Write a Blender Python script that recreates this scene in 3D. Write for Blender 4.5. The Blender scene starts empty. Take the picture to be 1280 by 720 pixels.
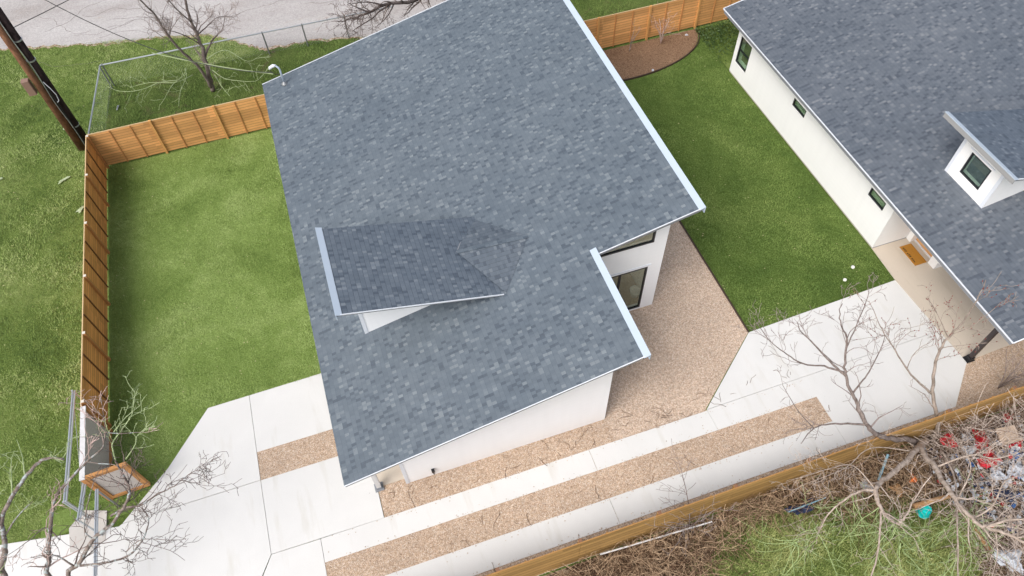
import bpy, bmesh, math, random
import numpy as np
from mathutils import Vector, Matrix, Quaternion
RD = random.Random(7)
sc = bpy.context.scene
COL = sc.collection
# ------------------------------------------------------------------ camera
F, HC = 905.8, 22.616
RM = np.array([[0.94820974, 0.27222662, -0.16367944], [-0.31659635, 0.76811338, -0.55656858], [-0.02578842, 0.57956406, 0.81451854]])
cd = bpy.data.cameras.new('camera'); cam = bpy.data.objects.new('camera', cd); COL.objects.link(cam)
M4 = Matrix([list(RM[i]) + [(0, 0, HC)[i]] for i in range(3)] + [[0, 0, 0, 1]])
cam.matrix_world = M4
cd.sensor_width = 36; cd.lens = 36 * F / 1280; cd.clip_end = 2000
sc.camera = cam
def _ray(u, v): return RM @ np.array([(u - 640) / F, -(v - 360) / F, -1])
def at(u, v, z=0.0):            # a surveyed photo point at height z -> world
    d = _ray(u, v); t = (z - HC) / d[2]; return Vector((t * d[0], t * d[1], z))
def aty(u, v, y):               # a surveyed photo point in the vertical plane at depth y
    d = _ray(u, v); t = y / d[1]; return Vector((t * d[0], y, HC + t * d[2]))
# ------------------------------------------------------------------ mesh helpers
class MB:
    def __init__(s): s.v = []; s.f = []; s.mi = []
    def add(s, vs, fs, m=0):
        o = len(s.v); s.v += [tuple(p) for p in vs]; s.f += [tuple(i + o for i in f) for f in fs]; s.mi += [m] * len(fs); return s
    def box(s, x0, x1, y0, y1, z0, z1, m=0):
        P = [(x, y, z) for z in (z0, z1) for y in (y0, y1) for x in (x0, x1)]
        return s.add(P, [(0, 2, 3, 1), (4, 5, 7, 6), (0, 1, 5, 4), (2, 6, 7, 3), (0, 4, 6, 2), (1, 3, 7, 5)], m)
    def obox(s, a, b, w, h, up=(0, 0, 1), m=0):     # a beam from a to b, width w across, height h along up
        a = Vector(a); b = Vector(b); d = (b - a).normalized(); u = Vector(up); r = d.cross(u).normalized(); u = r.cross(d).normalized()
        P = [p + r * sx * w / 2 + u * sz * h / 2 for p in (a, b) for sz in (-1, 1) for sx in (-1, 1)]
        return s.add(P, [(0, 1, 3, 2), (4, 6, 7, 5), (0, 4, 5, 1), (2, 3, 7, 6), (0, 2, 6, 4), (1, 5, 7, 3)], m)
    def prism(s, poly, vec, m=0):                   # polygon (3d points) extruded by vec
        n = len(poly); v = Vector(vec); P = [Vector(p) for p in poly]; Q = [p + v for p in P]
        return s.add(P + Q, [tuple(range(n))[::-1], tuple(range(n, 2 * n))] + [(i, (i + 1) % n, n + (i + 1) % n, n + i) for i in range(n)], m)
    def flat(s, poly, z0, z1, m=0): return s.prism([(x, y, z0) for x, y in poly], (0, 0, z1 - z0), m)
    def tube(s, pts, rad, n=6, m=0, cap=True):
        pts = [Vector(p) for p in pts]
        if not hasattr(rad, '__len__'): rad = [rad] * len(pts)
        V = []; ref = None
        for i, p in enumerate(pts):
            t = (pts[min(i + 1, len(pts) - 1)] - pts[max(i - 1, 0)])
            t = t.normalized() if t.length > 1e-9 else Vector((0, 0, 1))
            if ref is None: ref = t.orthogonal().normalized()
            ref = (ref - t * ref.dot(t)); ref = ref.normalized() if ref.length > 1e-6 else t.orthogonal().normalized()
            b = t.cross(ref)
            V += [p + (ref * math.cos(2 * math.pi * k / n) + b * math.sin(2 * math.pi * k / n)) * rad[i] for k in range(n)]
        Fc = [(i * n + k, i * n + (k + 1) % n, (i + 1) * n + (k + 1) % n, (i + 1) * n + k) for i in range(len(pts) - 1) for k in range(n)]
        if cap: Fc += [tuple(range(n))[::-1], tuple(range((len(pts) - 1) * n, len(pts) * n))]
        return s.add(V, Fc, m)
    def lathe(s, prof, loc=(0, 0, 0), n=20, m=0):
        V = [(loc[0] + r * math.cos(2 * math.pi * k / n), loc[1] + r * math.sin(2 * math.pi * k / n), loc[2] + z) for r, z in prof for k in range(n)]
        Fc = [(i * n + k, i * n + (k + 1) % n, (i + 1) * n + (k + 1) % n, (i + 1) * n + k) for i in range(len(prof) - 1) for k in range(n)]
        return s.add(V, Fc + [tuple(range(n))[::-1], tuple(range((len(prof) - 1) * n, len(prof) * n))], m)
    def build(s, name, mats, parent=None, smooth=False, bevel=0, **props):
        me = bpy.data.meshes.new(name)
        me.from_pydata([tuple(p) for p in s.v], [], s.f)
        if not isinstance(mats, (list, tuple)): mats = [mats]
        for m in mats: me.materials.append(m)
        me.polygons.foreach_set('material_index', s.mi)
        if smooth: me.polygons.foreach_set('use_smooth', [True] * len(s.f))
        bm = bmesh.new(); bm.from_mesh(me)
        if len(s.f) < 4000: bmesh.ops.recalc_face_normals(bm, faces=bm.faces)
        if bevel: bmesh.ops.bevel(bm, geom=[e for e in bm.edges], offset=bevel, segments=2, affect='EDGES', profile=.5)
        bm.to_mesh(me); bm.free()
        o = bpy.data.objects.new(name, me); COL.objects.link(o)
        if parent is not None:
            o.parent = parent; o.matrix_parent_inverse = Matrix.Translation(-Vector(parent.location)) if parent.type == 'EMPTY' else Matrix()
        for k, v in props.items(): o[k] = v
        return o
def thing(name, label, cat, loc, group=None):
    o = bpy.data.objects.new(name, None); COL.objects.link(o); o.location = loc; o.empty_display_size = .2
    return tag(o, label, cat, group)
def tag(o, label, cat, group=None):
    o['label'] = label; o['category'] = cat
    if group: o['group'] = group
    return o
def struct(name, mb, m, **k): return mb.build(name, m, kind='structure', **k)
# ------------------------------------------------------------------ material helpers
class NT:
    def __init__(s, name, rough=.8, spec=.3):
        s.m = bpy.data.materials.new(name); s.m.use_nodes = True; s.t = s.m.node_tree; s.n = s.t.nodes
        s.b = s.n['Principled BSDF']; s.b.inputs['Roughness'].default_value = rough; s.b.inputs['Specular IOR Level'].default_value = spec
        s.pos = s.node('ShaderNodeNewGeometry').outputs['Position']
    def node(s, t, **k):
        x = s.n.new(t)
        for a, b in k.items(): setattr(x, a, b)
        return x
    def put(s, sock, v):
        if isinstance(v, bpy.types.NodeSocket): s.t.links.new(v, sock)
        elif v is not None:
            if sock.type == 'RGBA' and len(v) == 3: v = (*v, 1)
            sock.default_value = v
    def math(s, op, a, b=None, c=None, clamp=False):
        x = s.node('ShaderNodeMath', operation=op, use_clamp=clamp)
        for i, q in enumerate((a, b, c)):
            if q is not None: s.put(x.inputs[i], q)
        return x.outputs[0]
    def xyz(s, v=None):
        x = s.node('ShaderNodeSeparateXYZ'); s.put(x.inputs[0], v or s.pos); return x.outputs
    def comb(s, a, b, c):
        x = s.node('ShaderNodeCombineXYZ')
        for i, q in enumerate((a, b, c)): s.put(x.inputs[i], q)
        return x.outputs[0]
    def scale(s, v, sc3):
        x = s.node('ShaderNodeVectorMath', operation='MULTIPLY'); s.put(x.inputs[0], v); x.inputs[1].default_value = sc3; return x.outputs[0]
    def noise(s, sc_, det=4, ro=.55, v=None, dist=0):
        x = s.node('ShaderNodeTexNoise'); s.put(x.inputs['Vector'], v or s.pos)
        x.inputs['Scale'].default_value = sc_; x.inputs['Detail'].default_value = det; x.inputs['Roughness'].default_value = ro; x.inputs['Distortion'].default_value = dist
        return x.outputs[0]
    def voro(s, sc_, v=None, feat='F1', out='Color', rnd=1):
        x = s.node('ShaderNodeTexVoronoi', feature=feat); s.put(x.inputs['Vector'], v or s.pos); x.inputs['Scale'].default_value = sc_; x.inputs['Randomness'].default_value = rnd
        return x.outputs[out]
    def white(s, w):
        x = s.node('ShaderNodeTexWhiteNoise', noise_dimensions='1D'); s.put(x.inputs['W'], w); return x.outputs['Value']
    def ramp(s, f, stops, const=False):
        x = s.node('ShaderNodeValToRGB'); s.put(x.inputs[0], f); e = x.color_ramp.elements
        if const: x.color_ramp.interpolation = 'CONSTANT'
        while len(e) < len(stops): e.new(.5)
        for el, (p, c) in zip(e, stops): el.position = p; el.color = (*c, 1) if hasattr(c, '__len__') else (c, c, c, 1)
        return x.outputs[0]
    def mix(s, f, a, b, mode='MIX'):
        x = s.node('ShaderNodeMix', data_type='RGBA', blend_type=mode); s.put(x.inputs[0], f); s.put(x.inputs[6], a); s.put(x.inputs[7], b); return x.outputs[2]
    def bump(s, h, st=.5, d=.02):
        x = s.node('ShaderNodeBump'); x.inputs['Strength'].default_value = st; x.inputs['Distance'].default_value = d; s.put(x.inputs['Height'], h)
        s.t.links.new(x.outputs[0], s.b.inputs['Normal']); return s
    def col(s, c): s.put(s.b.inputs['Base Color'], c); return s
def plain(name, c, rough=.6, var=.15, sc_=6, metal=0, spec=.4, bump=0):
    n = NT(name, rough, spec); f = n.noise(sc_, 5, .6)
    n.col(n.mix(f, tuple(x * (1 - var) for x in c), tuple(min(1, x * (1 + var)) for x in c))); n.b.inputs['Metallic'].default_value = metal
    if bump: n.bump(n.noise(sc_ * 8, 3), bump, .01)
    return n.m
def shingles(name, axis='x', slope=.242, tint=(1, 1, 1), course_shade=.8):
    n = NT(name, .56, .62); X = n.xyz(); a, b = (X[0], X[1]) if axis == 'x' else (X[1], X[0])
    v = n.math('MULTIPLY', a, math.sqrt(1 + slope * slope) / .143); c = n.math('FLOOR', v); fr = n.math('FRACT', v)
    if slope < 0: fr = n.math('SUBTRACT', 1., fr)
    off = n.math('FLOOR', n.math('MULTIPLY', n.white(c), 571.3))
    u = n.math('ADD', n.math('MULTIPLY', b, 1 / .095), off)
    vo = n.node('ShaderNodeTexVoronoi', voronoi_dimensions='1D', feature='F1'); n.put(vo.inputs['W'], u); vo.inputs['Scale'].default_value = 1; vo.inputs['Randomness'].default_value = .3
    rgb = n.node('ShaderNodeSeparateColor'); n.put(rgb.inputs[0], vo.outputs['Color'])
    r, g = rgb.outputs[0], rgb.outputs[1]
    t = lambda c_: tuple(x * y for x, y in zip(c_, tint))
    cc = n.ramp(r, [(0, t((.066, .08, .1))), (.11, t((.074, .089, .11))), (.16, t((.099, .116, .137))), (.5, t((.109, .126, .147))), (.87, t((.121, .138, .159))), (.91, t((.148, .165, .183))), (1, t((.182, .197, .212)))])
    big = n.noise(.35, 4, .6); cc = n.mix(1., cc, n.ramp(big, [(.3, (.86, .88, .9)), (.7, (1.12, 1.1, 1.08))]), 'MULTIPLY')
    fine = n.noise(120, 2, .7); cc = n.mix(1., cc, n.ramp(fine, [(.3, .72), (.7, 1.26)]), 'MULTIPLY')
    streak = n.noise(1.0, 4, .6, v=n.scale(n.pos, (.5, 3., 1) if axis == 'x' else (3, .5, 1))); cc = n.mix(1., cc, n.ramp(streak, [(.3, .94), (.7, 1.05)]), 'MULTIPLY')
    edge = n.math('LESS_THAN', fr, .1); cc = n.mix(edge, cc, n.mix(1., cc, (course_shade, course_shade, course_shade * 1.03), 'MULTIPLY'))  # course shadow line painted into the shingle colour along each low edge
    n.col(cc)
    h = n.math('ADD', n.math('MULTIPLY', n.math('SUBTRACT', 1., fr), 1.), n.math('MULTIPLY', n.math('GREATER_THAN', g, .5), .6))
    n.bump(n.math('ADD', h, n.math('MULTIPLY', fine, .35)), .55, .008)
    return n.m
def boards(name, base, along='y', bh=.14, gap=True, grad=(.75, 1.2), zoff=0.):
    n = NT(name, .75, .25); X = n.xyz(); A = {'x': X[0], 'y': X[1]}[along]
    zz = n.math('MULTIPLY', n.math('ADD', X[2], zoff), 1 / bh); k = n.math('FLOOR', zz); fr = n.math('FRACT', zz)
    seg = n.math('FLOOR', n.math('DIVIDE', A, 2.67))
    rnd = n.white(n.math('ADD', n.math('MULTIPLY', k, 3.17), n.math('MULTIPLY', seg, 11.3)))
    gr = n.noise(1., 6, .65, v=n.comb(n.math('MULTIPLY', A, 1.4), n.math('MULTIPLY', X[2], 34.), rnd))
    lo = tuple(x * grad[0] for x in base); hi = tuple(x * grad[1] for x in base)
    c = n.mix(gr, lo, hi); c = n.mix(1., c, n.ramp(rnd, [(0, (.8, .79, .77)), (1, (1.17, 1.15, 1.14))]), 'MULTIPLY')
    big = n.noise(.9, 4, .6); c = n.mix(1., c, n.ramp(big, [(.3, .86), (.7, 1.1)]), 'MULTIPLY')
    knot = n.voro(2.2, v=n.comb(A, n.math('MULTIPLY', X[2], 2.4), rnd), out='Distance'); c = n.mix(n.math('LESS_THAN', knot, .05), c, tuple(x * .4 for x in base))
    if gap: c = n.mix(n.math('LESS_THAN', fr, .09), c, tuple(x * .3 for x in base))
    n.col(c); n.bump(n.math('ADD', n.math('MULTIPLY', n.math('GREATER_THAN', fr, .07), 1.), n.math('MULTIPLY', gr, .3)), .5, .012)
    return n.m
def grassy(name, c0, c1, c2, big=.35, sp=.0, dirt=None):
    n = NT(name, .9, .1)
    a = n.noise(big, 5, .6, dist=.6); b = n.noise(3.1, 6, .7); f = n.noise(26, 4, .75)
    v = n.math('ADD', n.math('MULTIPLY', a, .55), n.math('ADD', n.math('MULTIPLY', b, .25), n.math('MULTIPLY', f, .35)))
    c = n.ramp(v, [(.40, c0), (.57, c1), (.76, c2)])
    fb = n.noise(70, 2, .8); c = n.mix(1., c, n.ramp(fb, [(.3, .62), (.7, 1.4)]), 'MULTIPLY')
    if dirt: c = n.mix(n.ramp(n.noise(.9, 5, .65, dist=.8), [(.56, 0), (.7, 1)]), c, dirt)
    n.col(c); n.bump(n.math('ADD', f, n.math('MULTIPLY', b, 2.2)), .9, .08)
    return n.m
def gravel(name, cols, sc_=26):
    n = NT(name, .85, .3); w = n.noise(9, 2)
    d = n.voro(sc_, out='Distance'); r = n.node('ShaderNodeSeparateColor'); n.put(r.inputs[0], n.voro(sc_))
    c = n.ramp(r.outputs[0], [(i / (len(cols) - 1), q) for i, q in enumerate(cols)])
    c = n.mix(1., c, n.ramp(n.noise(.6, 4, .6), [(.3, .9), (.7, 1.1)]), 'MULTIPLY')
    c = n.mix(1., c, n.ramp(n.noise(11, 3, .7), [(.3, .78), (.7, 1.2)]), 'MULTIPLY')
    c = n.mix(n.math('GREATER_THAN', d, .62), c, n.mix(1., c, (.68, .63, .6), 'MULTIPLY'))
    n.col(c); n.bump(n.math('SUBTRACT', 1., d), .55, .02); return n.m
def concrete(name, base, stain=.12):
    n = NT(name, .8, .3)
    a = n.noise(.5, 6, .65, dist=.4); b = n.noise(40, 3, .7); s = n.noise(1.1, 5, .6, v=n.scale(n.pos, (2.2, .35, 1)))
    c = n.mix(a, tuple(x * (1 - stain) for x in base), tuple(min(.95, x * (1 + stain * .5)) for x in base))
    c = n.mix(1., c, n.ramp(b, [(.3, .95), (.7, 1.03)]), 'MULTIPLY')
    c = n.mix(n.ramp(s, [(.56, 0.), (.78, .6)]), c, tuple(x * y for x, y in zip(base, (.78, .75, .68))))
    c = n.mix(n.math('LESS_THAN', n.voro(2.2, out='Distance'), .022), c, (.2, .17, .13))
    n.col(c); n.bump(b, .15, .004); return n.m
def bark(name, c0, c1, lichen=None):
    n = NT(name, .9, .15); f = n.noise(7, 6, .7, v=n.scale(n.pos, (1, 1, .5)))
    c = n.ramp(f, [(.35, c0), (.65, c1)])
    if lichen: c = n.mix(n.ramp(n.noise(5, 5, .7), [(.52, 0.), (.6, 1.)]), c, lichen)
    n.col(c); n.bump(n.noise(22, 4, .7), .6, .015); return n.m
def glass(name, tint, refl=.16):
    n = NT(name); out = n.n['Material Output']; tr = n.node('ShaderNodeBsdfTransparent'); tr.inputs[0].default_value = (*tint, 1)
    gl = n.node('ShaderNodeBsdfGlossy'); gl.inputs['Roughness'].default_value = .02; gl.inputs[0].default_value = (.85, .95, .9, 1)
    lw = n.node('ShaderNodeLayerWeight'); lw.inputs[0].default_value = .35
    f = n.math('ADD', n.math('MULTIPLY', lw.outputs['Fresnel'], .35), refl, clamp=True)
    ms = n.node('ShaderNodeMixShader'); n.put(ms.inputs[0], f); n.t.links.new(tr.outputs[0], ms.inputs[1]); n.t.links.new(gl.outputs[0], ms.inputs[2])
    n.t.links.new(ms.outputs[0], out.inputs[0]); return n.m
def stucco(name, base):
    n = NT(name, .8, .3); a = n.noise(1.2, 5, .6); st = n.noise(1., 4, .6, v=n.scale(n.pos, (5, 5, .4)))
    c = n.mix(a, tuple(x * .95 for x in base), base); c = n.mix(1., c, n.ramp(st, [(.3, .985), (.7, 1.01)]), 'MULTIPLY')
    fr = n.math('FRACT', n.math('MULTIPLY', n.xyz()[2], 1 / .2)); c = n.mix(n.math('LESS_THAN', fr, .035), c, n.mix(1., c, (.95, .95, .955), 'MULTIPLY'))
    n.col(c); n.bump(n.math('ADD', n.math('GREATER_THAN', fr, .035), n.math('MULTIPLY', n.noise(90, 2), .15)), .25, .006); return n.m

M = {}
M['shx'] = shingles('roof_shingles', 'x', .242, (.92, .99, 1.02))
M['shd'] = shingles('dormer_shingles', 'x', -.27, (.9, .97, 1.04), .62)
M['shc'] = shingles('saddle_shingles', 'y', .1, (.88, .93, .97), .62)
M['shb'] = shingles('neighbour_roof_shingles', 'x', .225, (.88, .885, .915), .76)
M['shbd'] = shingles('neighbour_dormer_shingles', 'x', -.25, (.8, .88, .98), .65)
M['white'] = stucco('white_siding', (.885, .89, .9))
M['white2'] = stucco('warm_white_siding', (.885, .88, .87))
M['trim'] = plain('white_metal_trim', (.42, .49, .575), .5, .04, 3, 0, .3)
M['drip'] = plain('white_drip_edge', (.68, .71, .76), .5, .03, 3)
M['fascia'] = plain('grey_fascia', (.22, .23, .25), .5, .1, 3)
M['soffit'] = plain('soffit_board', (.6, .6, .6), .7, .05, 3)
M['soffit2'] = plain('mid_grey_fascia', (.3, .3, .3), .6, .05, 3)
M['frame'] = plain('black_window_frame', (.018, .02, .024), .4, .1, 5)
M['glass'] = glass('green_window_glass', (.9, .97, .92), .11)
M['glass1'] = glass('clear_window_glass', (.965, .985, .95), .06)
M['reveal'] = plain('pale_reveal', (.9, .92, .88), .6, .05, 3)
M['dark'] = plain('dim_room', (.24, .2, .15), .8, .2, 2)  # dimness of the interiors put into the colour of their backing panels
M['floor'] = boards('oak_floor', (.42, .31, .2), 'y')
M['room'] = plain('room_wall', (.8, .8, .76), .8, .05, 2)
M['tan'] = concrete('tan_porch_concrete', (.54, .47, .39), .1)
M['conc'] = concrete('pale_driveway_concrete', (.65, .643, .628), .12)
M['found'] = concrete('foundation_concrete', (.5, .45, .38), .1)
M['greyfoot'] = concrete('worn_footing', (.5, .47, .44), .2)
M['gravel'] = gravel('tan_gravel', [(.32, .225, .155), (.42, .295, .2), (.465, .34, .245), (.54, .42, .32), (.5, .375, .275), (.61, .525, .445), (.46, .33, .235)], 42)
M['gravelp'] = gravel('pinkish_fine_gravel', [(.4, .29, .21), (.5, .38, .285), (.54, .41, .31), (.6, .48, .38), (.55, .415, .315), (.67, .58, .49), (.5, .365, .27)], 44)
M['edging'] = plain('black_metal_edging', (.05, .03, .022), .6, .3, 5)
M['lawnA'] = grassy('left_lawn', (0.106, 0.169, 0.037), (0.189, 0.274, 0.069), (0.300, 0.384, 0.125))
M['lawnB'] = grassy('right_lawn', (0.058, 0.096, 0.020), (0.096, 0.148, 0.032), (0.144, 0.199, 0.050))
M['rough'] = grassy('rough_grass', (0.047, 0.082, 0.018), (0.134, 0.195, 0.043), (0.300, 0.349, 0.124), .3)
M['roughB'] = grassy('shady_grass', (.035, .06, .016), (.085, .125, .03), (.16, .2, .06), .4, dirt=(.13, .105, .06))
M['lot'] = gravel('lot_leaf_litter', [(.04, .026, .018), (.1, .065, .04), (.17, .115, .07), (.26, .19, .12), (.13, .08, .05), (.34, .27, .19)], 11)
M['lot0'] = grassy('lot_soil', (.06, .04, .025), (.13, .09, .055), (.24, .175, .11), .7)
M['lotg'] = grassy('lot_grass', (0.055, 0.089, 0.020), (0.133, 0.179, 0.046), (0.278, 0.304, 0.111), .9)
def blade(name, c0, c1, c2, big=.35):
    n = NT(name, .7, .2); a = n.noise(big, 5, .6, dist=.6); b = n.noise(2.6, 4, .7); n.col(n.ramp(n.math('ADD', n.math('ADD', n.math('MULTIPLY', a, .62), n.math('MULTIPLY', b, .34)), n.math('MULTIPLY', n.voro(30, out='Distance'), .28)), [(.46, c0), (.6, c1), (.78, c2)]))
    n.b.inputs['Subsurface Weight'].default_value = 0; return n.m
M['blA'] = blade('lawn_blades', (0.134, 0.198, 0.043), (0.239, 0.332, 0.085), (0.376, 0.466, 0.175))
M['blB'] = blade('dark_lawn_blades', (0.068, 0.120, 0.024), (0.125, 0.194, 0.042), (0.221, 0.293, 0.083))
M['blR'] = blade('rough_blades', (0.057, 0.103, 0.022), (0.191, 0.272, 0.065), (0.454, 0.503, 0.216), .28)
M['blL'] = blade('lot_blades', (0.067, 0.105, 0.024), (0.167, 0.221, 0.055), (0.422, 0.441, 0.174), .7)
M['mulch'] = gravel('brown_mulch', [(.13, .075, .042), (.19, .115, .067), (.23, .142, .085), (.28, .18, .115), (.2, .122, .07)], 34)
n = NT('pale_dirt_road', .9, .2)
ck = n.voro(.55, v=n.scale(n.pos, (.6, 1.2, 1)), feat='DISTANCE_TO_EDGE', out='Distance'); wob = n.noise(.25, 5, .6, v=n.scale(n.pos, (.5, 1.4, 1)))
c = n.ramp(wob, [(.3, (.33, .3, .285)), (.5, (.41, .385, .375)), (.7, (.47, .45, .44))])
c = n.mix(1., c, n.ramp(n.noise(13, 6, .85), [(.32, .66), (.68, 1.22)]), 'MULTIPLY')
c = n.mix(n.ramp(n.noise(.5, 6, .75, v=n.scale(n.pos, (.6, 1.4, 1)), dist=.6), [(.6, 0), (.72, .6)]), c, (.36, .28, .21))
c = n.mix(n.math('LESS_THAN', n.voro(3.5, out='Distance'), .05), c, (.2, .17, .15))
n.col(c); n.bump(n.noise(9, 5, .7), .5, .04); M['road'] = n.m
M['verge'] = gravel('leaf_litter_verge', [(.16, .1, .06), (.3, .2, .13), (.42, .32, .23), (.5, .42, .34), (.2, .17, .07)], 12)
M['crack'] = plain('road_crack', (.13, .11, .1), .9, .3)
M['fenceL'] = boards('cedar_boards', (.72, .33, .105), 'y')
M['fenceN'] = boards('light_cedar_boards', (.68, .355, .135), 'x')
M['fenceS'] = boards('golden_boards', (.43, .262, .095), 'x', .26, True, (.7, 1.2))
M['post'] = plain('cedar_post', (.48, .22, .075), .75, .25, 12, bump=.3)
M['postN'] = plain('light_cedar_post', (.58, .3, .1), .75, .25, 12, bump=.3)
M['gpost'] = plain('golden_post', (.36, .19, .06), .75, .25, 12, bump=.3); M['gatewood'] = boards('gate_wood', (.46, .23, .085), 'x', .3, False); M['rust'] = plain('rusty_cap', (.2, .1, .055), .7, .3, 12); M['caprail'] = plain('pale_cedar_cap', (.6, .42, .23), .8, .15, 12)
M['batten'] = plain('dark_stained_batten', (.17, .07, .025), .75, .25, 12)
M['endgrain'] = plain('pale_end_grain', (.62, .56, .48), .8, .15, 12)
M['galv'] = plain('galvanised_steel', (.5, .53, .56), .38, .12, 9, .7)
M['galvd'] = plain('dull_steel', (.28, .29, .3), .5, .2, 9, .6)
M['mesh'] = plain('chain_link_wire', (.42, .45, .42), .5, .1, 4, .4)
M['sheet'] = plain('grey_panel', (.5, .45, .42), .7, .35, 22, 0, .3, .6)
M['barkN'] = bark('grey_bark', (.1, .075, .065), (.26, .215, .195))
M['barkD'] = bark('dark_bark', (.04, .032, .03), (.12, .1, .095))
M['barkW'] = bark('lichened_bark', (.1, .075, .065), (.28, .23, .2), (.36, .4, .4))
M['barkE'] = bark('tan_bark', (.25, .195, .155), (.5, .415, .355))
M['twigN'] = bark('grey_twig', (.16, .12, .11), (.32, .27, .25))
M['twigE'] = bark('pale_twig', (.32, .25, .205), (.56, .475, .415))
M['twigW'] = bark('brown_twig', (.07, .05, .045), (.19, .15, .135))
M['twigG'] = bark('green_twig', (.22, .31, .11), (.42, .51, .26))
M['twigP'] = bark('pale_green_twig', (.24, .31, .14), (.42, .48, .28))
M['pink'] = bark('pinkish_twig', (.35, .24, .21), (.55, .42, .38))
M['barkM'] = bark('mid_bark', (.17, .135, .11), (.36, .3, .255)); M['twigM'] = bark('mid_twig', (.18, .14, .115), (.36, .3, .255))
M['brush'] = bark('dry_brush', (.18, .11, .065), (.52, .38, .25))
M['brushd'] = bark('dark_brush', (.05, .028, .018), (.2, .12, .075))
M['poleD'] = bark('creosote_pole', (.018, .012, .013), (.06, .04, .04))
M['poleB'] = bark('brown_pole', (.095, .045, .027), (.22, .11, .06))
M['black'] = plain('black_rubber', (.012, .012, .014), .5, .1)
M['wire'] = plain('weathered_cable', (.06, .06, .06), .6, .2)
M['wireg'] = plain('pale_green_cable', (.3, .36, .19), .6, .2)
M['brownmetal'] = plain('dark_brown_paint', (.035, .026, .026), .45, .2, 6)
M['mat'] = plain('coir_mat', (.4, .19, .035), .95, .2, 60, 0, .1, .5)
M['matink'] = plain('mat_lettering', (.07, .04, .02), .95, .3, 60, 0, .1)
M['door'] = plain('orange_wood_door', (.62, .34, .14), .5, .1, 8)
def pc(name, c, r=.6): return plain(name, c, r, .18, 9, 0, .4)
M['red'] = pc('red_cloth', (.5, .02, .035)); M['blue'] = pc('blue_plastic', (.05, .13, .32)); M['navy'] = pc('navy_cloth', (.02, .03, .07))
M['bag'] = pc('white_plastic_bag', (.48, .5, .54), .5); M['card'] = pc('brown_cardboard', (.42, .32, .24), .9); M['orange'] = pc('orange_plastic', (.62, .17, .04))
M['teal'] = pc('teal_plastic', (.0, .5, .48), .35); M['greyp'] = pc('grey_plastic', (.4, .42, .45), .5); M['scrap'] = pc('pale_scrap', (.42, .5, .32), .7); M['pot'] = pc('white_glaze', (.75, .74, .7), .3); M['pvc'] = pc('white_pipe', (.58, .57, .57), .5); M['bluepipe'] = pc('blue_grey_pipe', (.2, .33, .4), .5)
M['bud'] = pc('dark_red_bud', (.2, .03, .025)); M['leafd'] = pc('dry_leaf', (.5, .46, .24)); M['leaf'] = pc('shrub_leaf', (.05, .09, .02)); M['log'] = bark('split_log', (.3, .15, .06), (.45, .3, .17))
# ------------------------------------------------------------------ ground, drive, beds
def sheet(name, poly, z, m, **k):
    mb = MB(); mb.add([(x, y, z) for x, y in poly], [tuple(range(len(poly)))]); return struct(name, mb, m, **k)
G0 = -.05
sheet('ground', [(-300, -300), (300, -300), (300, 300), (-300, 300)], G0, M['rough'])
roadS = [(-40, 40.8), (-22, 39.6), (-15.6, 38.75), (-13.2, 38.05), (-10, 37.2), (-7.6, 36.8), (-5.2, 36.1), (-3.4, 34.6), (-2.6, 33.9), (0, 33.75), (2.6, 33.0), (5, 32.0), (9, 31.6), (11, 40), (16, 44), (60, 46)]
rr = random.Random(3); rs = []
for (a, b) in zip(roadS, roadS[1:]):
    for k in range(10):
        t = k / 10; rs.append((a[0] + (b[0] - a[0]) * t, a[1] + (b[1] - a[1]) * t + .09 * math.sin(k * 1.9 + a[0]) + rr.uniform(-.06, .06)))
sheet('verge', [(x, y - .12 - .05 * math.sin(x * 1.7 + math.sin(x * .6)) - rr.uniform(0, .08)) for x, y in rs] + [(60, 62), (-40, 62)], G0 + .008, M['verge'])
sheet('road', rs + [(60, 62), (-40, 62)], G0 + .012, M['road'])
mb = MB()
for k in range(34):
    x = rr.uniform(-16, 6); y = rr.uniform(36.5, 44); pts = []
    a = rr.uniform(-.35, .55)
    for j in range(14): pts.append((x, y)); a += rr.uniform(-.8, .8); a *= .8; x += .3 * math.cos(a); y += .3 * math.sin(a)
    for (p, q) in zip(pts, pts[1:]): mb.obox((*p, G0 + .013), (*q, G0 + .013), rr.uniform(.008, .022), .005)
struct('road_cracks', mb, M['crack'])
xf = 12.03
sheet('left_lawn', [(-10.3, 15), (-10.3, 27.7), (-1.0, 27.7), (-1.0, 14.0), (-3.1, 14.2), (-7.03, 14.13), (-8.46, 12.2), (-9.6, 11.2), (-12.4, 11.2), (-12.4, 12), (-10.3, 12)], G0 + .03, M['lawnA'])
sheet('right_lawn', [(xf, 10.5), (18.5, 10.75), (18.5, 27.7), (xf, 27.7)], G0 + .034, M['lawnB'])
sheet('shady_ground', [(-10.6, 27.85), (21, 27.85), (21, 33.3), (5, 32.2), (2.6, 33), (-.4, 33.6), (-10.2, 33.4)], G0 + .006, M['roughB'])
sheet('lot_soil', [(-20, -8), (40, -8), (40, 5.15), (-20, 5.15)], G0 + .006, M['lot'])
lg = []
for k in range(40):
    a = 2 * math.pi * k / 40; r = 1 + .10 * math.sin(3 * a + 1) + .06 * math.sin(7 * a)
    lg.append((10.3 + 4.3 * r * math.cos(a), 1.9 + 2.85 * r * math.sin(a)))
sheet('lot_grass', lg, G0 + .02, M['lotg'])
sheet('front_gravel', [(-2.02, 7.6), (13.2, 7.6), (13.2, 8.42), (5.8, 8.42), (5.8, 9.45), (-2.04, 9.45)], -.016, M['gravel'])
sheet('side_gravel', [(5.6, 8.42), (9.1, 8.42), (12.03, 10.72), (12.03, 26), (5.6, 26)], -.020, M['gravelp'])
sheet('drive_gravel', [(-4.1, 6.6), (13, 6.6), (13, 7.72), (-4.1, 7.72)], -.014, M['gravel'])
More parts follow.
